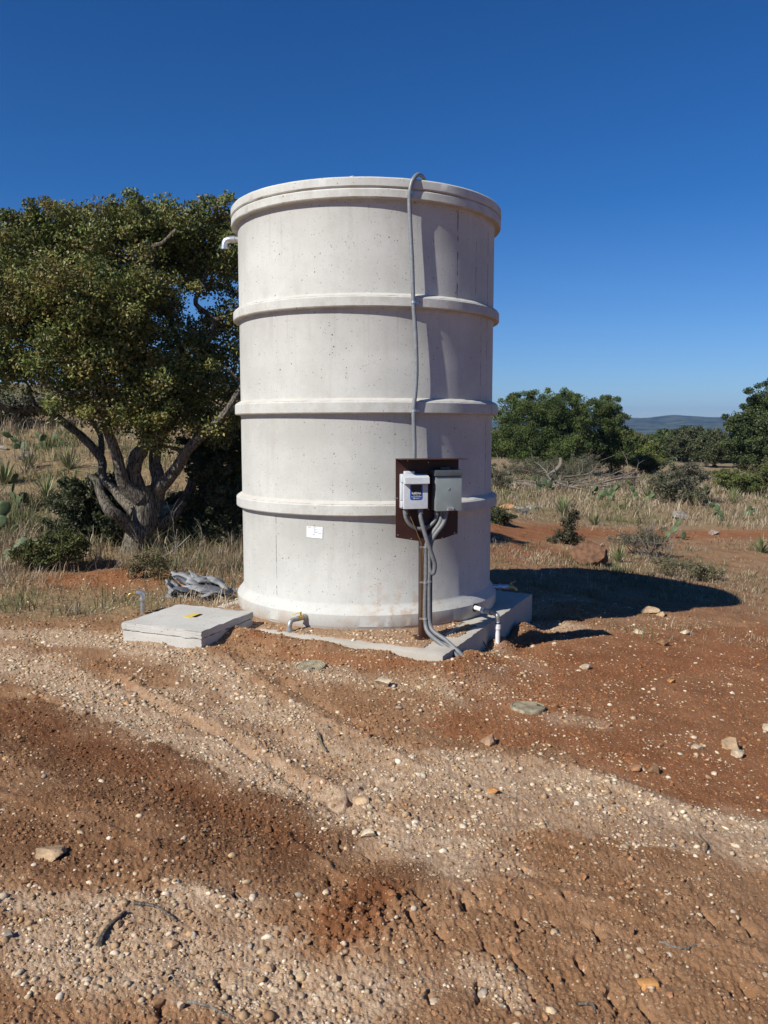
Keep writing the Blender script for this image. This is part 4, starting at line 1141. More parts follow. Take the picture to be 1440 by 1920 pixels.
for i, (px, py, w, h, c, lab) in enumerate([
        (96, 1604, 56, 22, TAN, 'flat broken tan rock in the lower left foreground'),
        (918, 1396, 26, 24, (.30, .19, .115), 'brown angular rock right of centre below the valve lid'),
        (1372, 1405, 34, 24, TAN, 'tan stone of the pair at the right edge'),
        (1382, 1416, 22, 18, CREAM, 'cream stone leaning on the tan one at the right edge'),
        (1225, 1450, 24, 20, BRN, 'brown rounded stone on the red dirt margin'),
        (1190, 1446, 20, 14, (.28, .15, .08), 'reddish stone left of the brown rounded one'),
        (924, 1487, 22, 15, ORG, 'orange crumbly stone in the pale gravel band'),
        (1212, 1850, 36, 18, ORG, 'broad orange crumbly stone in the lower right foreground'),
        (1306, 1402, 22, 10, CREAM, 'flat cream stone left of the pair of stones'),
        (1437, 1370, 14, 18, CREAM, 'cream stone cut by the right edge on red dirt'),
        (1214, 1151, 34, 12, TAN, 'long flat pale stone at the edge of the tank shadow'),
        (1241, 1156, 18, 11, TAN, 'small square stone right of the long flat pale stone'),
        (1196, 1187, 18, 9, CREAM, 'cream stone on red dirt below the tank shadow'),
        (1242, 1211, 24, 13, BRN, 'dark brown stone on red dirt below the tank shadow'),
        (1098, 1254, 18, 12, CREAM, 'cream stone with its orange mate right of the slab'),
        (1258, 1281, 14, 9, ORG, 'orange topped pebble in the red dirt'),
        (1284, 1190, 14, 10, CREAM, 'white stone far right below the tank shadow'),
        (723, 1287, 30, 14, CREAM, 'chalky cream lump left of the oval valve lids'),
        (343, 1106, 36, 26, (.34, .17, .085), 'orange brown rock leaning on the grey tarpaulin'),
        (948, 955, 26, 12, (.40, .22, .11), 'orange stone beside the tank below its fourth ring'),
        (976, 962, 30, 14, GRY, 'pale grey stone right of the orange stone behind the tank'),
        (1000, 955, 22, 10, GRY, 'small grey stone in grass farther right of the tank'),
        (48, 862, 26, 14, GRY, 'pale stone below the prickly pears on the left hillside'),
        (5, 842, 14, 10, GRY, 'pale stone at the far left edge of the hillside'),
        (1337, 1002, 18, 9, (.25, .2, .16), 'dark stone on the red track in the right field'),
        (690, 1564, 26, 16, CREAM, 'rounded white stone in the middle of the foreground gravel'),
        (675, 1500, 34, 14, TAN, 'half buried tan stone in the middle of the pale gravel'),
        (14, 1762, 20, 18, GRY, 'grey pebble at the lower left edge'),
        (338, 1888, 14, 16, CREAM, 'white oval pebble near the bottom edge left of centre'),
        (978, 912, 40, 9, GRY, 'low grey ledge stone left of the brush pile'),
        (1275, 975, 34, 16, GRY, 'pale lump of stone in the field grass below the lone grey bush')]):
    rock(px, py, w, h, c, lab, 200 + i)

# sticks on the dirt
def stick(pts, r, label, matl=None, seed=0):
    w = []
    for p in pts:
        q = G(*p); q.z = gz(q) + r * .8; w.append(q)
    mb = MB(); pp = bez(w, 5); mb.tube(pp, [r * (1 - .5 * i / len(pp)) for i in range(len(pp))], 7, True, .12, seed)
    tag(mb.build('stick', matl or M_TWIG, None, w[0]), label, 'stick')
stick([(186, 1778), (200, 1750), (236, 1718)], .011, 'thick dark stick in the lower left gravel', None, 1)
stick([(252, 1701), (295, 1704), (332, 1732)], .007, 'thin curved stick right of the thick dark stick', None, 2)
stick([(597, 1384), (604, 1400), (613, 1411)], .010, 'short dark stick below the left valve lid', None, 3)
stick([(1236, 1771), (1280, 1786), (1305, 1776), (1347, 1781)], .004, 'pale forked twig in the lower right dirt', M_DEAD, 4)
stick([(352, 1876), (395, 1894), (440, 1908)], .005, 'pale root along the bottom edge', M_DEAD, 5)
stick([(1310, 1565), (1325, 1590), (1322, 1602)], .004, 'small wiry twig on the pale gravel at right', None, 6)
stick([(1085, 1880), (1110, 1885), (1115, 1900)], .006, 'bent dark twig at the bottom right', None, 7)
stick([(890, 1205), (915, 1212), (935, 1216)], .005, 'dark root poking from the trench beside the slab', None, 8)

# ------------------------------------------------------------------ slab
mb = MB(); ang = math.atan2(SE1.y, SE1.x)
cc = Vector((NC.x, NC.y, 0)) + (SE1 + SE2) * SLAB / 2
bm = bmesh.new(); bmesh.ops.create_grid(bm, x_segments=60, y_segments=60, size=SLAB / 2)
g = bmesh.ops.extrude_face_region(bm, geom=bm.faces[:])
for e in g['geom']:
    if isinstance(e, bmesh.types.BMVert): e.co.z -= .34
bmesh.ops.recalc_face_normals(bm, faces=bm.faces[:])
Rz = Matrix.Rotation(ang, 3, 'Z')
co = np.array([v.co[:] for v in bm.verts])
nz = fbm(co[:, 0] * 7, co[:, 1] * 7, 301, 4); ne = fbm(co[:, 0] * 20 + co[:, 2] * 9, co[:, 1] * 20 + co[:, 2] * 7, 303, 3)
for v, a_, e_ in zip(bm.verts, nz, ne):
    s_ = max(abs(v.co.x), abs(v.co.y)) / (SLAB / 2)
    d_ = max(0, s_ - .97) / .03
    if v.co.z > -.1: v.co.z += .006 * a_ - .014 * d_ * (.5 + e_)
    f_ = 1 + .006 * e_ * d_
    v.co.x *= f_; v.co.y *= f_
    v.co = Rz @ v.co + cc
mb.bm(bm)
tag(mb.build('concrete_slab', M_SLAB, None, (NC.x, NC.y, 0), True, 50), 'square pale concrete slab under the tank with dirt banked on its edges', 'slab')

# ------------------------------------------------------------------ tank
def lathe(mb, prof, n=256, amp=.002, seed=0, close=True):
    vs_ = []; m = len(prof)
    th = np.linspace(0, 2 * math.pi, n, endpoint=False)
    for j, (r, z, k) in enumerate(prof):
        d = amp * k * (fbm(np.cos(th) * 9 + j * .7, np.sin(th) * 9 + z * 3, seed, 4)) + amp * k * .8 * np.minimum(0, fbm(np.cos(th) * 26 + 3, np.sin(th) * 26 + z * 11, seed + 7, 3) + .1) * 3
        dz = amp * k * .5 * fbm(np.cos(th) * 14 + 5, np.sin(th) * 14 + z * 5, seed + 3, 3)
        for i in range(n): vs_.append((TX + (r + d[i]) * math.sin(th[i]), TY - (r + d[i]) * math.cos(th[i]), z + dz[i]))
    fs = []
    for j in range(m - 1):
        for i in range(n):
            i2 = (i + 1) % n; fs.append((j * n + i, j * n + i2, (j + 1) * n + i2, (j + 1) * n + i))
    if close:
        fs.append(tuple(range(n))[::-1]); fs.append(tuple((m - 1) * n + i for i in range(n)))
    mb.add(vs_, fs)
TB = Vector((TX, TY, 0))
tank = empty('water_tank', TB, 'tall round tank of four stacked precast concrete rings with flanged joints', 'tank')
RW, RF = 1.121, 1.172
def fl(z0, z1, rf=RF):  # outward flange between z0 and z1
    return [(RW, z0 - .022, .6), (RW + .008, z0 - .004, 1), (rf - .006, z0, 1.5), (rf, z0 + .008, 1.6), (rf, z1 - .010, 1.8), (rf - .008, z1, 1.8), (RW + .02, z1 + .006, 1), ]
secs = [(.004, [(1.166, .004, 1), (1.172, .02, 1.2), (1.178, .03, 1.3), (1.178, .120, 1.6), (1.170, .131, 1.8), (1.150, .158, 1.5), (RW + .006, .188, 1), (RW, .205, .6), (RW, .5, .5)] + fl(.90, .99)),
        (.99, [(RW - .01, .992, .5), (RW, 1.0, .5), (RW, 1.3, .5)] + fl(1.693, 1.786)),
        (1.786, [(RW - .01, 1.788, .5), (RW, 1.80, .5), (RW, 2.1, .5)] + fl(2.495, 2.577)),
        (2.577, [(RW - .01, 2.579, .5), (RW, 2.59, .5), (RW, 2.9, .5)] + fl(3.288, 3.358, 1.176))]
for i, (z0, pr) in enumerate(secs):
    mb = MB(); lathe(mb, pr, 256, .0010, 400 + i * 11); o = mb.build('tank_ring', M_TANK, tank, TB, True, 32)
for z in (.998, 1.794, 2.585):
    mb = MB(); lathe(mb, [(RW - .005, z - .006, 0), (RW + .040, z - .006, 2), (RW + .026, z + .004, 3), (RW + .007, z + .014, 3), (RW - .004, z + .020, 1)], 256, .0025, int(z * 100), False)
    mb.build('grout_joint', M_GROUT, tank, TB, True, 60)
mb = MB(); lathe(mb, [(1.155, 3.356, 0), (1.160, 3.362, 0), (1.172, 3.366, 1.4), (1.178, 3.374, 1.6), (1.178, 3.428, 1.8), (1.170, 3.438, 2.0), (1.0, 3.446, 1), (.5, 3.448, 1)], 256, .0014, 470)
lid = mb.build('lid', M_TANK, tank, TB, True, 32)
mb = MB(); q = CYL(661, 331, 1.05); mb.tube([(q.x - .03, q.y, 3.44), (q.x - .028, q.y, 3.462), (q.x, q.y, 3.472), (q.x + .028, q.y, 3.462), (q.x + .03, q.y, 3.44)], .009, 8)
mb.build('lifting_loop', M_GALV, lid, TB)
# overflow elbow
mb = MB(); aL = R(-88); rd = Vector((math.sin(aL), -math.cos(aL), 0)); z_ = 3.225
c0 = TB + Vector((0, 0, z_)) + rd * (RW - .02)
mb.tube(bez([c0, c0 + rd * .06, c0 + rd * .10, c0 + rd * .135 + Vector((0, 0, -.012)), c0 + rd * .148 + Vector((0, 0, -.045)), c0 + rd * .149 + Vector((0, 0, -.075))], 4), .030, 16)
mb.tube([c0 + rd * .149 + Vector((0, 0, -.062)), c0 + rd * .149 + Vector((0, 0, -.082))], .035, 16)
mb.tube([c0 + rd * .055, c0 + rd * .085], .035, 16)
mb.build('overflow_pipe', M_GALV, tank, TB)
# paper label stuck on the tank
def stick_label(corner_px, r, name, m, parent, d=.0015):
    mb = MB(); pts = [CYL(px, py, r) for px, py in corner_px]
    n = 6; vs_ = []
    for j in range(2):
        for i in range(n + 1):
            t = i / n
            p = pts[0].lerp(pts[1], t) if j == 0 else pts[3].lerp(pts[2], t)
            dv = Vector((p.x - TX, p.y - TY, 0)); k = r / dv.length
            vs_.append(Vector((TX + dv.x * k, TY + dv.y * k, p.z)))
    mb.add(vs_, [(i, i + 1, n + 2 + i, n + 1 + i)[::-1] for i in range(n)])
    return mb.build(name, m, parent, TB)
lab = stick_label([(575, 986.5), (605, 988.5), (604.5, 1010), (575, 1007)], RW + .004, 'paper_label', M_WHITE, tank)
for (a, b_, y, t) in [(576, 583, 987.7, .9), (587, 593, 988.5, .5), (576.5, 581.5, 991.6, .5), (577, 579, 993.6, .5), (587, 591, 990.5, .5), (588.5, 595, 992.5, .6), (587, 592, 994.3, .4), (588, 597, 996.6, .6), (588, 595, 998.4, .5), (596, 602.7, 999.5, .6), (576, 578.3, 997.5, .6), (576, 578, 1000.4, .5), (586, 590.5, 1001.8, .9)]:
    stick_label([(a, y), (b_, y + (b_ - a) * .06), (b_, y + t + (b_ - a) * .06), (a, y + t)], RW + .0055, 'printed_line', M_INK, lab)

# ------------------------------------------------------------------ riser conduit up the tank
RC = RF + .019
cp = [CYL(px, py, RC) for px, py in [(777, 870), (777, 830), (775.5, 770), (779, 735), (781, 690), (779, 625), (775, 567), (772.5, 490), (769, 420), (767.5, 375)]]
cp += [CYL(768.5, 358, RC + .006), CYL(771.5, 343, RC + .006), CYL(777, 333, RC)]
tp = cp[-1]
cp += [tp + Vector((.032, .05, .036)), tp + Vector((.068, .12, .034)), tp + Vector((.098, .18, -.012)), tp + Vector((.112, .21, -.08))]
con = empty('conduit', cp[0], 'long grey conduit strapped up the tank wall and over its lid', 'conduit')
mb = MB(); mb.tube(bez(cp, 6), .0165, 14); mb.build('pipe', M_COND2, con, cp[0])
for (px, py) in [(769, 361), (775, 567), (776, 770)]:
    p = CYL(px, py, RC); nrm = Vector((p.x - TX, p.y - TY, 0)).normalized(); tg = Vector((-nrm.y, nrm.x, 0))
    mb = MB()
    mb.tube([p + Vector((0, 0, -.009)), p + Vector((0, 0, .009))], .0195, 14)
    Mx = Matrix((tg, nrm, Vector((0, 0, 1)))).transposed()
    mb.box(p - nrm * .0165 + tg * .034, (.034, .003, .018), Mx, .001, 1)
    mb.tube([p - nrm * .016 + tg * .036, p - nrm * .009 + tg * .036], .006, 8)
    mb.build('strap', M_GALV, con, cp[0])

# ------------------------------------------------------------------ control panel on its post
PA = R(14)
bx = Vector((math.cos(PA), math.sin(PA), 0)); bn = Vector((math.sin(PA), -math.cos(PA), 0)); bz = Vector((0, 0, 1))
PB = P(797, 1196, 0.0); PB.z = 0
BM = Matrix((bx, -bn, bz)).transposed()                 # local (u, back, up)
def L3(u, out, z): return PB + bx * u + bn * out + bz * z
def LP(px, py, out):
    """point on the plane standing 'out' in front of the post centre"""
    d = ray(px, py); t = ((PB + bn * out) - CAMP).dot(bn) / d.dot(bn); return CAMP + d * t
pan = empty('control_panel', PB, 'brown steel panel with little roof on a square post in front of the tank', 'control panel')
mb = MB(); mb.box(L3(0, 0, .45), (.086, .086, .93), BM, .004); mb.build('post', M_BROWN, pan, PB)
mb = MB(); mb.box(L3(0, 0, .006), (.15, .15, .012), BM, .002); mb.build('base_plate', M_BROWN, pan, PB)
FB = .040                                                # front face of the board
def uv(px, py, out):
    p = LP(px, py, out) - PB; return (p.dot(bx), p.z)
poly = [uv(px, py, FB) for px, py in [(742, 861), (742, 1008), (785, 1014.5), (806, 1014), (833, 1009), (858, 1000), (860, 861)]]
Mw = Matrix.Translation(PB + bn * FB) @ BM.to_4x4()
mb = MB(); mb.prism(poly, Mw, .005); board = mb.build('board', M_BROWN, pan, PB, False)
zt = poly[0][1]; u0, u1 = poly[0][0], poly[-1][0]
mb = MB(); mb.box(L3((u0 + u1) / 2 + .004, FB + .085, zt + .003), ((u1 - u0) + .012, .19, .004), BM, .001, 1); mb.build('roof', M_BROWN, pan, PB)
for (px, py) in [(746, 1003), (771, 1010), (829, 1008), (852, 999), (803, 867), (764, 864), (803, 955), (744.5, 934)]:
    p = LP(px, py, FB + .001); mb = MB(); mb.tube([p, p + bn * .004], .004, 8); mb.build('screw', M_GALV, board, PB)

# pump drive box (thing of its own, hung on the board)
zo = FB + .001
du0, dz1 = uv(757, 890, FB + .11); du1, dz0 = uv(802.5, 954, FB + .11)
dc = L3((du0 + du1) / 2, zo, (dz0 + dz1) / 2)
drv = empty('pump_drive', dc, 'pale grey plastic drive box with blue and black label on the brown panel', 'control box')
w_ = du1 - du0; h_ = dz1 - dz0; um = (du0 + du1) / 2; zm = (dz0 + dz1) / 2
mb = MB(); mb.box(L3(um, zo + .037, zm), (w_ + .006, .074, h_), BM, .008, 3); mb.build('body', M_WBOX, drv, dc)
mb = MB(); mb.box(L3(um, zo + .093, zm - .004), (w_, .034, h_ - .008), BM, .006, 3); cov = mb.build('cover', M_WBOX, drv, dc)
# sloping hood across the top
zh = uv(780, 907, FB + .12)[1]
prof = [(zo + .108, zh), (zo + .150, zh + .002), (zo + .146, zh + .045), (zo + .108, dz1 - .006)]
vs_ = [L3(um + s_ * w_ * .495, o_, z) for s_ in (-1, 1) for o_, z in prof]
mb = MB(); mb.add(vs_, [(0, 1, 2, 3), (7, 6, 5, 4), (0, 4, 5, 1), (1, 5, 6, 2), (2, 6, 7, 3), (3, 7, 4, 0)]); mb.build('hood', M_WBOX, drv, dc, False)
for zz in (dz1 - .035, dz0 + .035):
    mb = MB(); mb.box(L3(du0 - .003, zo + .075, zz), (.016, .05, .045), BM, .004, 2); mb.build('hinge', M_WBOX, drv, dc)
    mb = MB(); mb.box(L3(du1 - .001, zo + .085, zz), (.008, .03, .022), BM, .002, 1); mb.build('latch', M_DGBOX, drv, dc)
mb = MB(); mb.box(L3(du0 - .006, zo + .06, zm), (.012, .04, h_ * .48), BM, .003, 2); mb.build('side_rib', M_WBOX, drv, dc)
mb = MB(); mb.box(L3(um - .03, zo + .03, dz1 + .010), (.075, .05, .022), BM, .006, 2); mb.build('mounting_tab', M_WBOX, drv, dc)
of = zo + .1105
def dpt(px, py, o=of): return uv(px, py, o)
def rounded(mbx, px0, py0, px1, py1, out, rad, thick=.001):
    a0, z1_ = dpt(px0, py0, out); a1, z0_ = dpt(px1, py1, out)
    pts = [(a0, z1_), (a1, z1_)]
    for k in range(5): t = k / 4 * math.pi / 2; pts.append((a1 - rad + rad * math.cos(t), z0_ + rad - rad * math.sin(t)))
    for k in range(5): t = k / 4 * math.pi / 2; pts.append((a0 + rad - rad * math.sin(t), z0_ + rad - rad * math.cos(t)))
    mbx.prism(pts[::-1], Matrix.Translation(PB + bn * out) @ BM.to_4x4(), thick)
mb = MB(); rounded(mb, 769, 909, 792.5, 937.5, of, .014); lbl = mb.build('label', M_BLUE, drv, dc, False)
mb = MB(); rounded(mb, 771.5, 909, 790, 930.5, of + .0012, .012); mb.build('label_field', M_BLACK, lbl, dc, False)
mb = MB(); a0, z0_ = dpt(771.5, 931.6); a1, _ = dpt(790, 931.6); mb.box(L3((a0 + a1) / 2, of + .0010, z0_), (a1 - a0, .001, .0022), BM, 0); mb.build('label_stripe', M_WHITE, lbl, dc)
def text(body, px, py, width_px, out, m, parent, name):
    cu = bpy.data.curves.new(name, 'FONT'); cu.body = body; cu.align_x = 'CENTER'; cu.align_y = 'CENTER'; cu.offset = .012
    to = bpy.data.objects.new(name, cu); C.objects.link(to)
    bpy.context.view_layer.update()
    me = bpy.data.meshes.new_from_object(to.evaluated_get(bpy.context.evaluated_depsgraph_get()))
    bpy.data.objects.remove(to)
    xs = [v.co.x for v in me.vertices]; k = width_px * .0039 / (max(xs) - min(xs))
    p = LP(px, py, out)
    for v in me.vertices: v.co = (p + bx * v.co.x * k + bz * v.co.y * k * 1.15) - dc
    me.materials.clear(); me.materials.append(m)
    return link(name, me, parent)
text('SubDrive', 780.6, 924.8, 17.5, of + .0035, M_WHITE, lbl, 'lettering')
for (a, b_, y) in [(774, 778, 928.3), (779, 784, 928.3), (785, 788, 928.3), (778.5, 786, 934.6)]:
    a0, z0_ = dpt(a, y); a1, _ = dpt(b_, y); mb = MB(); mb.box(L3((a0 + a1) / 2, of + .003, z0_), (a1 - a0, .001, .003), BM, 0); mb.build('small_print', M_WBOX, lbl, dc)
a0, z0_ = dpt(776.3, 934.5); mb = MB(); mb.box(L3(a0, of + .003, z0_), (.007, .001, .007), BM, 0); mb.build('emblem', M_WHITE, lbl, dc)

# electrical disconnect box
eu0, ez1 = uv(817.5, 893, FB + .12); eu1, ez0 = uv(865, 957, FB + .12)
em = (eu0 + eu1) / 2; ezm = (ez0 + ez1) / 2; ew = eu1 - eu0; eh = ez1 - ez0
ec = L3(em, zo, ezm)
dis = empty('disconnect_box', ec, 'grey steel disconnect box with dark cap right of the drive box', 'electrical box')
mb = MB(); mb.box(L3(em, zo + .052, ezm), (ew - .004, .104, eh), BM, .003, 2); mb.build('body', M_GBOX, dis, ec)
mb = MB(); mb.box(L3(em, zo + .114, ezm - .002), (ew + .002, .018, eh), BM, .004, 2); cov = mb.build('cover', M_GBOX, dis, ec)
zc1 = uv(840, 881.5, FB + .12)[1]
mb = MB(); mb.box(L3(em - .004, zo + .066, (ez1 + zc1) / 2 + .002), (ew + .016, .138, zc1 - ez1), BM, .003, 2); mb.build('cap', M_DGBOX, dis, ec)
mb = MB(); p = L3(em - .01, zo + .05, zc1 + .004); mb.tube([p, p + bz * .016], .036, 16); mb.build('hub_plate', M_DGBOX, dis, ec)
mb = MB(); pp = LP(842, 917, FB + .1255); mb.box(pp, (.020, .002, .020), BM, .001, 1); mb.box(pp + bn * .002, (.009, .003, .007), BM, .001, 1); mb.build('stamped_emblem', M_GBOX, cov, ec)
mb = MB()
for dx in (-.012, .014):
    p = LP(845, 953, FB + .13) + bx * dx; mb.tube([p - bn * .008, p + bn * .010], .010, 10)
mb.box(LP(845, 956, FB + .128), (.05, .008, .012), BM, .002, 1); mb.build('hasp', M_GALV, cov, ec)

# cables from the boxes to the ground
def cable(path, r, name, label, m=M_COND, straps=()):
    pts = [LP(px, py, o) for px, py, o in path]
    root = empty(name, pts[0], label, 'cable' if r < .01 else 'conduit', 'conduits on the control panel')
    mb = MB(); mb.tube(bez(pts, 6), r, 12); mb.build('pipe' if r > .01 else 'wire', m, root, pts[0])
    if r > .01:
        for a, b_ in ((0, 1),) + ((len(pts) - 1, len(pts) - 2),) * (path[-1][1] < 965):
            d_ = (pts[b_] - pts[a]).normalized(); mb = MB(); mb.tube([pts[a] - d_ * .005, pts[a] + d_ * .03], r * 1.3, 8); mb.build('fitting', M_COND, root, pts[0])
    for (px, py, o) in straps:
        p = LP(px, py, o); mb = MB(); mb.tube([p - bz * .007, p + bz * .007], r * 1.18, 12); mb.box(p - bx * r * 1.8 - bn * r * .3, (r * 1.6, .004, .014), BM, .001, 1); mb.build('strap', M_GALV, root, pts[0])
    return root
cable([(760, 957, .09), (761, 971, .09), (769, 984, .085), (781, 991, .075), (799, 990, .075), (813, 979, .085), (818.5, 968, .09), (818.7, 958, .09)], .0145, 'conduit', 'grey conduit looping in a U between the two boxes')
cable([(788, 956, .11), (789, 971, .12), (796, 998, .125), (805, 1026, .125), (813, 1049, .11), (815.5, 1062, .10), (812.5, 1075, .085), (806.5, 1070, .075), (804, 1050, .065), (803.5, 1038, .06)], .016, 'conduit', 'grey conduit crossing from the drive box and hooking back at mid post')
cable([(829, 957, .09), (825, 978, .09), (811, 1000, .085), (801, 1018, .075), (798, 1034, .068), (798.5, 1072, .068), (797.5, 1095, .066), (796.5, 1130, .066), (797.5, 1166, .07), (803, 1186, .115), (823, 1204, .22), (847, 1221, .31), (862, 1236, .36), (868, 1252, .37)], .0165, 'conduit', 'left one of two grey conduits running down the post into the dirt', straps=[(798, 1026, .070), (797.6, 1092, .066), (797, 1160, .068)])
cable([(836, 957, .11), (832, 980, .11), (813, 1007, .095), (806.5, 1027, .08), (805.2, 1050, .07), (804.5, 1088, .068), (804.5, 1140, .068), (806, 1169, .075), (813, 1184, .115), (834, 1199, .205), (853, 1216, .29), (868, 1231, .34), (876, 1248, .35)], .0165, 'conduit', 'right one of two grey conduits running down the post into the dirt', straps=[(804.5, 1090, .068)])
cable([(764, 956, .08), (778, 989, .10), (790, 1021, .09), (793.5, 1049, .075), (793.5, 1120, .07), (793, 1160, .07), (800, 1188, .1)], .0035, 'ground_wire', 'thin brown ground wire hanging from the drive box down the post', M_COPPER)
for i, (px, py) in enumerate([(801, 1043), (800.5, 1122), (812, 1190), (835, 1211)]):
    pass

# ------------------------------------------------------------------ concrete valve box, left
def box_from(corn, z0, z1, grow, mb, bev, seed):
    cm = sum(corn, Vector()) / 4; e1 = (corn[1] - corn[0]); e2 = (corn[3] - corn[0])
    a = math.atan2(e1.y, e1.x); sx_, sy_ = (e1.length + (corn[2] - corn[3]).length) / 2 + grow, (e2.length + (corn[2] - corn[1]).length) / 2 + grow
    bm = bmesh.new(); bmesh.ops.create_cube(bm, size=1)
    bmesh.ops.subdivide_edges(bm, edges=bm.edges[:], cuts=14, use_grid_fill=True)
    rs = np.random.RandomState(seed)
    Rm = Matrix.Rotation(a, 3, 'Z')
    for v in bm.verts:
        edge = sum(abs(abs(t) - .5) < 1e-4 for t in v.co)
        k = .0035 if edge >= 2 else .0012
        v.co = Rm @ (Vector((v.co.x * sx_, v.co.y * sy_, v.co.z * (z1 - z0))) * (1 - (.004 * rs.rand() if edge >= 2 else 0)) + Vector(rs.normal(0, k * .6, 3))) + Vector((cm.x, cm.y, (z0 + z1) / 2))
    mb.bm(bm)
vb = empty('valve_box', Vector((BOXM.x, BOXM.y, -.02)), 'low square concrete box with thick lid set in the dirt left of the tank', 'valve box')
vo = vb.location.copy()
mb = MB(); box_from(BOXC, -.16, .062, -.012, mb, 0, 1); mb.build('base', M_CONC, vb, vo, True, 40)
mb = MB(); box_from(BOXC, .067, .12, 0, mb, 0, 2); mb.build('lid', M_CONC, vb, vo, True, 40)
q0, q1, q2, q3 = P(343, 1156, .1215), P(355, 1158.5, .1215), P(380, 1150.5, .1215), P(362, 1150, .1215)
mb = MB(); mb.add([q0, q1, q2, q3] + [q - Vector((0, 0, .003)) for q in (q0, q1, q2, q3)], [(0, 1, 2, 3), (7, 6, 5, 4), (0, 4, 5, 1), (1, 5, 6, 2), (2, 6, 7, 3), (3, 7, 4, 0)])
tg_ = mb.build('warning_tag', M_YELLOW, None, q0, False); tag(tg_, 'yellow plastic tag lying on the concrete box lid', 'tag')
q0, q1, q2, q3 = P(360, 1156.5, .1240), P(367, 1157, .1240), P(380, 1151.5, .1240), P(374, 1151, .1240)
mb = MB(); mb.add([q0, q1, q2, q3], [(0, 1, 2, 3)]); k_ = mb.build('dark_print', M_BLACK, tg_, tg_.location, False)

# ------------------------------------------------------------------ round valve lids set in the dirt
def vlid(px, py, w, label, src=None, tilt=(0, 0)):
    q = GP(px, py); r = w / 2 * q.y / F_PX
    if src is None:
        root = empty('valve_cover', q, label, 'valve lid', 'round valve lids in the dirt')
        n = 48; mb = MB(); vs_ = []; prof = [(r * .97, -.06), (r, -.01), (r, .012), (r * .97, .017), (r * .90, .018), (r * .88, .014), (r * .3, .015), (r * .01, .015)]
        for rr, z in prof:
            for i in range(n): vs_.append(q + Vector((rr * math.cos(6.2832 * i / n), rr * math.sin(6.2832 * i / n), z)))
        fs = [(j * n + i, j * n + (i + 1) % n, (j + 1) * n + (i + 1) % n, (j + 1) * n + i) for j in range(len(prof) - 1) for i in range(n)]
        fs.append(tuple((len(prof) - 1) * n + i for i in range(n))); mb.add(vs_, fs); mb.build('cover', M_LID, root, q)
        mb = MB()
        for k in range(-5, 6):
            x = k * r * .15; l = math.sqrt(max(0, (r * .84) ** 2 - x * x)); mb.box(q + Vector((x, 0, .0165)), (r * .05, 2 * l, .006), None, .001, 1)
        mb.build('grip_ribs', M_LID, root, q)
        mb = MB(); mb.tube([q + Vector((0, -r * .6, .014)), q + Vector((0, -r * .6, .022))], r * .1, 10); mb.build('bolt', M_RUST, root, q)
    else:
        root = src.copy(); C.objects.link(root); root.location = q; root['label'] = label
        for ch in list(src.children):
            c = ch.copy(); C.objects.link(c); c.parent = root
    root.rotation_euler = (tilt[0], tilt[1], .4)
    root.location.z += .004
    return root
l1 = vlid(582, 1254, 60, 'round green valve lid proud of the dirt in front of the tank', None, (.05, -.10))
l2 = vlid(990, 1330, 70, 'round green valve lid right of centre beside the gravel spill', l1, (.02, .05)); l2.rotation_euler.z = 1.7

# ------------------------------------------------------------------ pipes and taps
def pipe_run(root, pts, r, name, m, n=4, sides=14):
    mb = MB(); mb.tube(bez(pts, n) if n else pts, r, sides); return mb.build(name, m, root, root.location)
def ring(root, p, d, L, r, name, m, sides=14, parent=None):
    mb = MB(); d = Vector(d).normalized(); mb.tube([Vector(p) - d * L / 2, Vector(p) + d * L / 2], r, sides); return mb.build(name, m, parent or root, root.location)
# front drain valve
s0 = CYL(573, 1156.5, 1.178); nrm = Vector((s0.x - TX, s0.y - TY, 0)).normalized(); dv = (nrm + Vector((-.28, 0, 0))).normalized()
e_ = P(543, 1199, -.06)
t_ = Vector((e_.x, e_.y, s0.z - .01)); dv = (t_ - s0); dv.z = 0; Lh = dv.length; dv.normalize()
val = empty('drain_valve', e_, 'drain valve with yellow lever and elbow at the front foot of the tank', 'valve')
pipe_run(val, [s0 - dv * .03, s0 + dv * .05], .019, 'pipe', M_PIPE, 0)
ring(val, s0 + dv * .012, dv, .03, .024, 'coupling', M_PIPE, 8)
ring(val, s0 + dv * (.30 * Lh), dv, .075, .022, 'body', M_BRASS, 8)
a_ = s0 + dv * (.5 * Lh)
pipe_run(val, [a_, s0 + dv * (Lh - .07), s0 + dv * (Lh - .02) + Vector((0, 0, -.006)), t_ + Vector((0, 0, -.03)), t_ + Vector((0, 0, -.07))], .019, 'elbow', M_PIPE, 5)
ring(val, t_ + Vector((0, 0, -.062)), (0, 0, 1), .022, .024, 'collar', M_PIPE)
pipe_run(val, [t_ + Vector((0, 0, -.07)), Vector((t_.x, t_.y, -.2))], .0175, 'riser', M_PIPE, 0)
hb = s0 + dv * (.30 * Lh) + Vector((0, 0, .02))
ring(val, hb + Vector((0, 0, .010)), (0, 0, 1), .03, .007, 'stem', M_BRASS, 8)
mb = MB(); hd = Vector((-.92, -.38, 0)); hm = Matrix((hd, Vector((.38, -.92, 0)), bz)).transposed() @ Matrix.Rotation(.22, 3, 'Y')
mb.box(hb + hd * .032 + Vector((0, 0, .020)), (.085, .014, .005), hm, .002, 2); mb.build('lever', M_YELLOW, val, val.location)
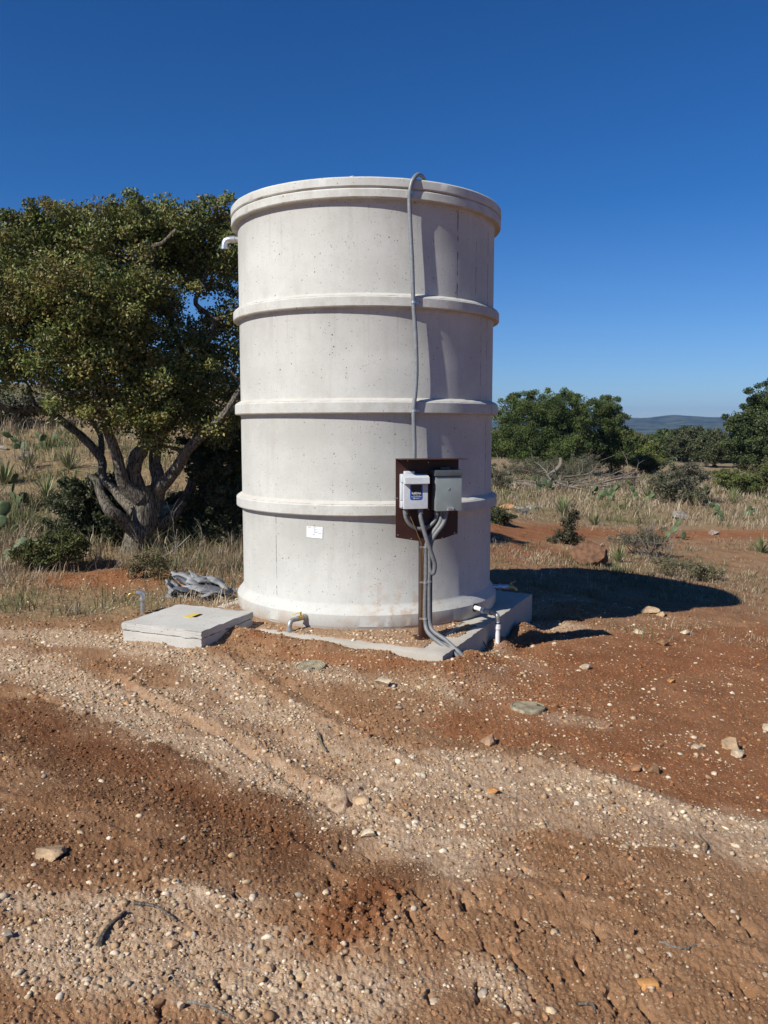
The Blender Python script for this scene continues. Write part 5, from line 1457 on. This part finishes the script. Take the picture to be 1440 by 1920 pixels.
# mud smear above the valve is in the concrete; grey grout patch modelled as a thin plaster daub
# right outlet
s1 = CYL(890, 1139, 1.178); n1_ = Vector((s1.x - TX, s1.y - TY, 0)).normalized()
ez_ = s1.z
dp = PD(934, 1144, s1.y - .26); dp.z = ez_
d1 = (dp - s1); d1.z = 0; L1 = d1.length; d1.normalize()
gr = Vector((dp.x, dp.y, float(H(dp.x, dp.y)) - .1))
out = empty('outlet_pipe', Vector((dp.x, dp.y, float(H(dp.x, dp.y)))), 'white and grey outlet pipe turning down at the right foot of the tank', 'pipe')
ring(out, s1, d1, .02, .034, 'wall_seal', M_BLACK)
pipe_run(out, [s1 - d1 * .05, s1 + d1 * (L1 * .40)], .019, 'pipe', M_PVC, 0)
ring(out, s1 + d1 * (L1 * .40), d1, .038, .028, 'union_nut', M_PVC, 6)
ring(out, s1 + d1 * (L1 * .65), d1, .05, .024, 'check_valve', M_PIPE, 12)
pipe_run(out, [s1 + d1 * (L1 * .45), s1 + d1 * (L1 - .05), dp + Vector((-.008, 0, -.008)), dp + Vector((0, 0, -.05)), dp + Vector((0, 0, -.08))], .019, 'elbow', M_PIPE, 5)
pipe_run(out, [dp + Vector((0, 0, -.06)), gr], .019, 'riser', M_PVC, 0)
ring(out, dp + Vector((0, 0, -.10)), (0, 0, 1), .035, .026, 'coupling', M_PVC)
ring(out, dp + Vector((0, 0, -.068)), (0, 0, 1), .006, .0235, 'clamp', M_BLACK)
# second valve behind on the right side
zz = .145
a3 = R(84); n3 = Vector((math.sin(a3), -math.cos(a3), 0)); s3 = TB + n3 * 1.17 + Vector((0, 0, zz))
v3 = empty('side_valve', TB + n3 * 1.3, 'shaded hose valve standing out from the right flank of the tank', 'valve')
d3 = Vector((1, -.12, 0)).normalized()
pipe_run(v3, [s3 - d3 * .05, s3 + d3 * .10], .022, 'pipe', M_GALV, 0)
ring(v3, s3 + d3 * .045, d3, .03, .028, 'coupling', M_GALV, 8)
ring(v3, s3 + d3 * .105, d3, .03, .027, 'union', M_GALV, 8)
ring(v3, s3 + d3 * .14, d3, .05, .022, 'body', M_BRASS, 10)
pipe_run(v3, [s3 + d3 * .15, s3 + d3 * .175 + Vector((0, 0, -.008)), s3 + d3 * .195 + Vector((0, 0, -.03))], .014, 'spout', M_BRASS, 4)
ring(v3, s3 + d3 * .14 + Vector((0, 0, .03)), (.3, 0, 1), .03, .007, 'stem', M_BRASS, 8)
mb = MB(); p3 = s3 + d3 * .145 + Vector((0, 0, .045)); mb.box(p3 + d3 * .02, (.05, .010, .006), Matrix.Rotation(-.5, 3, 'Y'), .002, 1); mb.build('lever', M_BRASS, v3, v3.location)
# standpipe with tap, far left
b4 = GP(268, 1150); z4 = PD(268, 1118, b4.y).z
sp4 = empty('standpipe', b4, 'galvanized standpipe with brass tap behind the concrete box', 'standpipe')
top4 = Vector((b4.x, b4.y, z4))
pipe_run(sp4, [b4 - Vector((0, 0, .1)), top4 - Vector((0, 0, .01))], .0205, 'pipe', M_GALV, 0)
d4 = Vector((-1, -.25, 0)).normalized()
pipe_run(sp4, [top4 - Vector((0, 0, .03)), top4 + Vector((0, 0, .008)), top4 + d4 * .012 + Vector((0, 0, .027)), top4 + d4 * .035 + Vector((0, 0, .032)), top4 + d4 * .05 + Vector((0, 0, .032))], .026, 'elbow', M_GALV, 5)
ring(sp4, top4 - Vector((0, 0, .028)), (0, 0, 1), .02, .030, 'collar', M_GALV)
t4 = top4 + d4 * .065 + Vector((0, 0, .030))
ring(sp4, t4, d4, .05, .013, 'tap', M_BRASS, 8)
pipe_run(sp4, [t4 + d4 * .02, t4 + d4 * .042 + Vector((0, 0, -.006)), t4 + d4 * .055 + Vector((0, 0, -.028))], .010, 'spout', M_BRASS, 4)
ring(sp4, t4 + Vector((0, 0, .02)), (0, 0, 1), .022, .005, 'stem', M_BRASS, 8)
mb = MB(); mb.box(t4 + Vector((0, 0, .032)), (.04, .012, .005), None, .002, 1); mb.build('handle', M_BRASS, sp4, sp4.location)

# ------------------------------------------------------------------ crumpled tarpaulin
def tarp():
    q = GP(372, 1112); k = q.y / F_PX
    root = empty('tarpaulin', q, 'crumpled grey plastic tarpaulin heaped on the grass left of the tank', 'tarpaulin')
    rs = np.random.RandomState(8)
    def layer(name, m, cx, cy, lx, ly, base, amp, seed, yaw, fx):
        nx, ny = 90, 60
        u, v = np.meshgrid(np.linspace(-1, 1, nx), np.linspace(-1, 1, ny))
        bend = .25 * np.sin(u * 1.6 + seed)
        rad = np.sqrt(u ** 2 + v ** 2 * .9)
        env = np.clip(1 - np.maximum(np.abs(u) ** 3.2, np.abs(v) ** 2.6), 0, 1)
        ph = (v + bend) * fx * 3.1416 + 1.6 * fbm(u * 1.1, v * 1.1, seed, 2)
        fold = np.sqrt(np.abs(np.sin(ph)) + .02)
        fold2 = perlin(u * 1.3 + v * .6, v * 2.6 - u, seed + 4)
        z = base * env ** .5 + amp * env ** .4 * (fold * .55 + .35 * fold2) - .04 * (1 - env)
        X = u * lx + .05 * fbm(u * 1.5, v * 1.5, seed + 9, 2); Y = v * ly + .05 * fbm(u * 1.5, v * 1.5, seed + 13, 2) + .02 * np.cos(ph)
        ca, sa = math.cos(yaw), math.sin(yaw)
        V = np.stack([cx + X * ca - Y * sa, cy + X * sa + Y * ca, z], -1).reshape(-1, 3)
        i = np.arange(ny - 1)[:, None] * nx; kk = np.arange(nx - 1)[None]
        f = np.stack([i + kk, i + kk + 1, i + nx + kk + 1, i + nx + kk], -1).reshape(-1, 4)
        o = link(name, mesh_np(name, V, f, m, True), root); return o
    layer('bottom_sheet', M_TARP_L, .02, .05, 68 * k, .30, .03, .05, 3, -.06, 2.4)
    layer('heap', M_TARP_D, 5 * k, .05, 48 * k, .20, .07, .04, 5, -.12, 2.0)
    rg = random.Random(3)
    folds = [(-52, 40, .20, .10, -.10, .045, 0), (-45, 66, .16, .02, -.16, .05, 1), (-58, 20, .22, .16, .02, .055, 0), (-30, 62, .11, -.06, -.2, .04, 0), (-40, 58, .09, -.13, -.16, .035, 1),
             (-10, 68, .08, -.02, -.22, .04, 1), (-5, 60, .19, .12, .0, .045, 0), (-62, -20, .10, .05, -.02, .05, 0), (-60, -35, .14, -.05, -.12, .04, 0), (-20, 30, .24, .10, .04, .04, 0), (10, 66, .06, -.2, -.24, .03, 0)]
    for i, (x0, x1, h0, y0, y1, r, d) in enumerate(folds):
        n = 34; ns = 14; V = []
        for j in range(n):
            t = j / (n - 1)
            X = (x0 + (x1 - x0) * t) * k; Y = y0 + (y1 - y0) * t + .05 * math.sin(t * 4 + i) + .02 * math.sin(t * 11 + i * 2)
            Z = h0 * (1 - .75 * t ** 1.3) + .025 * math.sin(t * 7 + i * 1.7) + .005
            w = r * (.55 + .5 * math.sin(math.pi * min(1, t * 1.0)) ** .5)
            for m_ in range(ns):
                a_ = 2 * math.pi * m_ / ns
                cr = 1 + .2 * math.sin(a_ * 3 + t * 4 + i) + .12 * math.sin(a_ * 5 - t * 7)
                V.append((X + .008 * math.sin(a_ * 2 + t * 20), Y + math.cos(a_) * w * 1.7 * cr, max(-.03, Z * .85 + math.sin(a_) * w * .55 * cr)))
        j_ = np.arange(n - 1)[:, None] * ns; m2 = np.arange(ns)[None]; m3 = (m2 + 1) % ns
        f = np.stack([j_ + m2, j_ + m3, j_ + ns + m3, j_ + ns + m2], -1).reshape(-1, 4)
        link('fold', mesh_np('fold', np.array(V), f, M_TARP_D if d else M_TARP_L, True), root)
tarp()
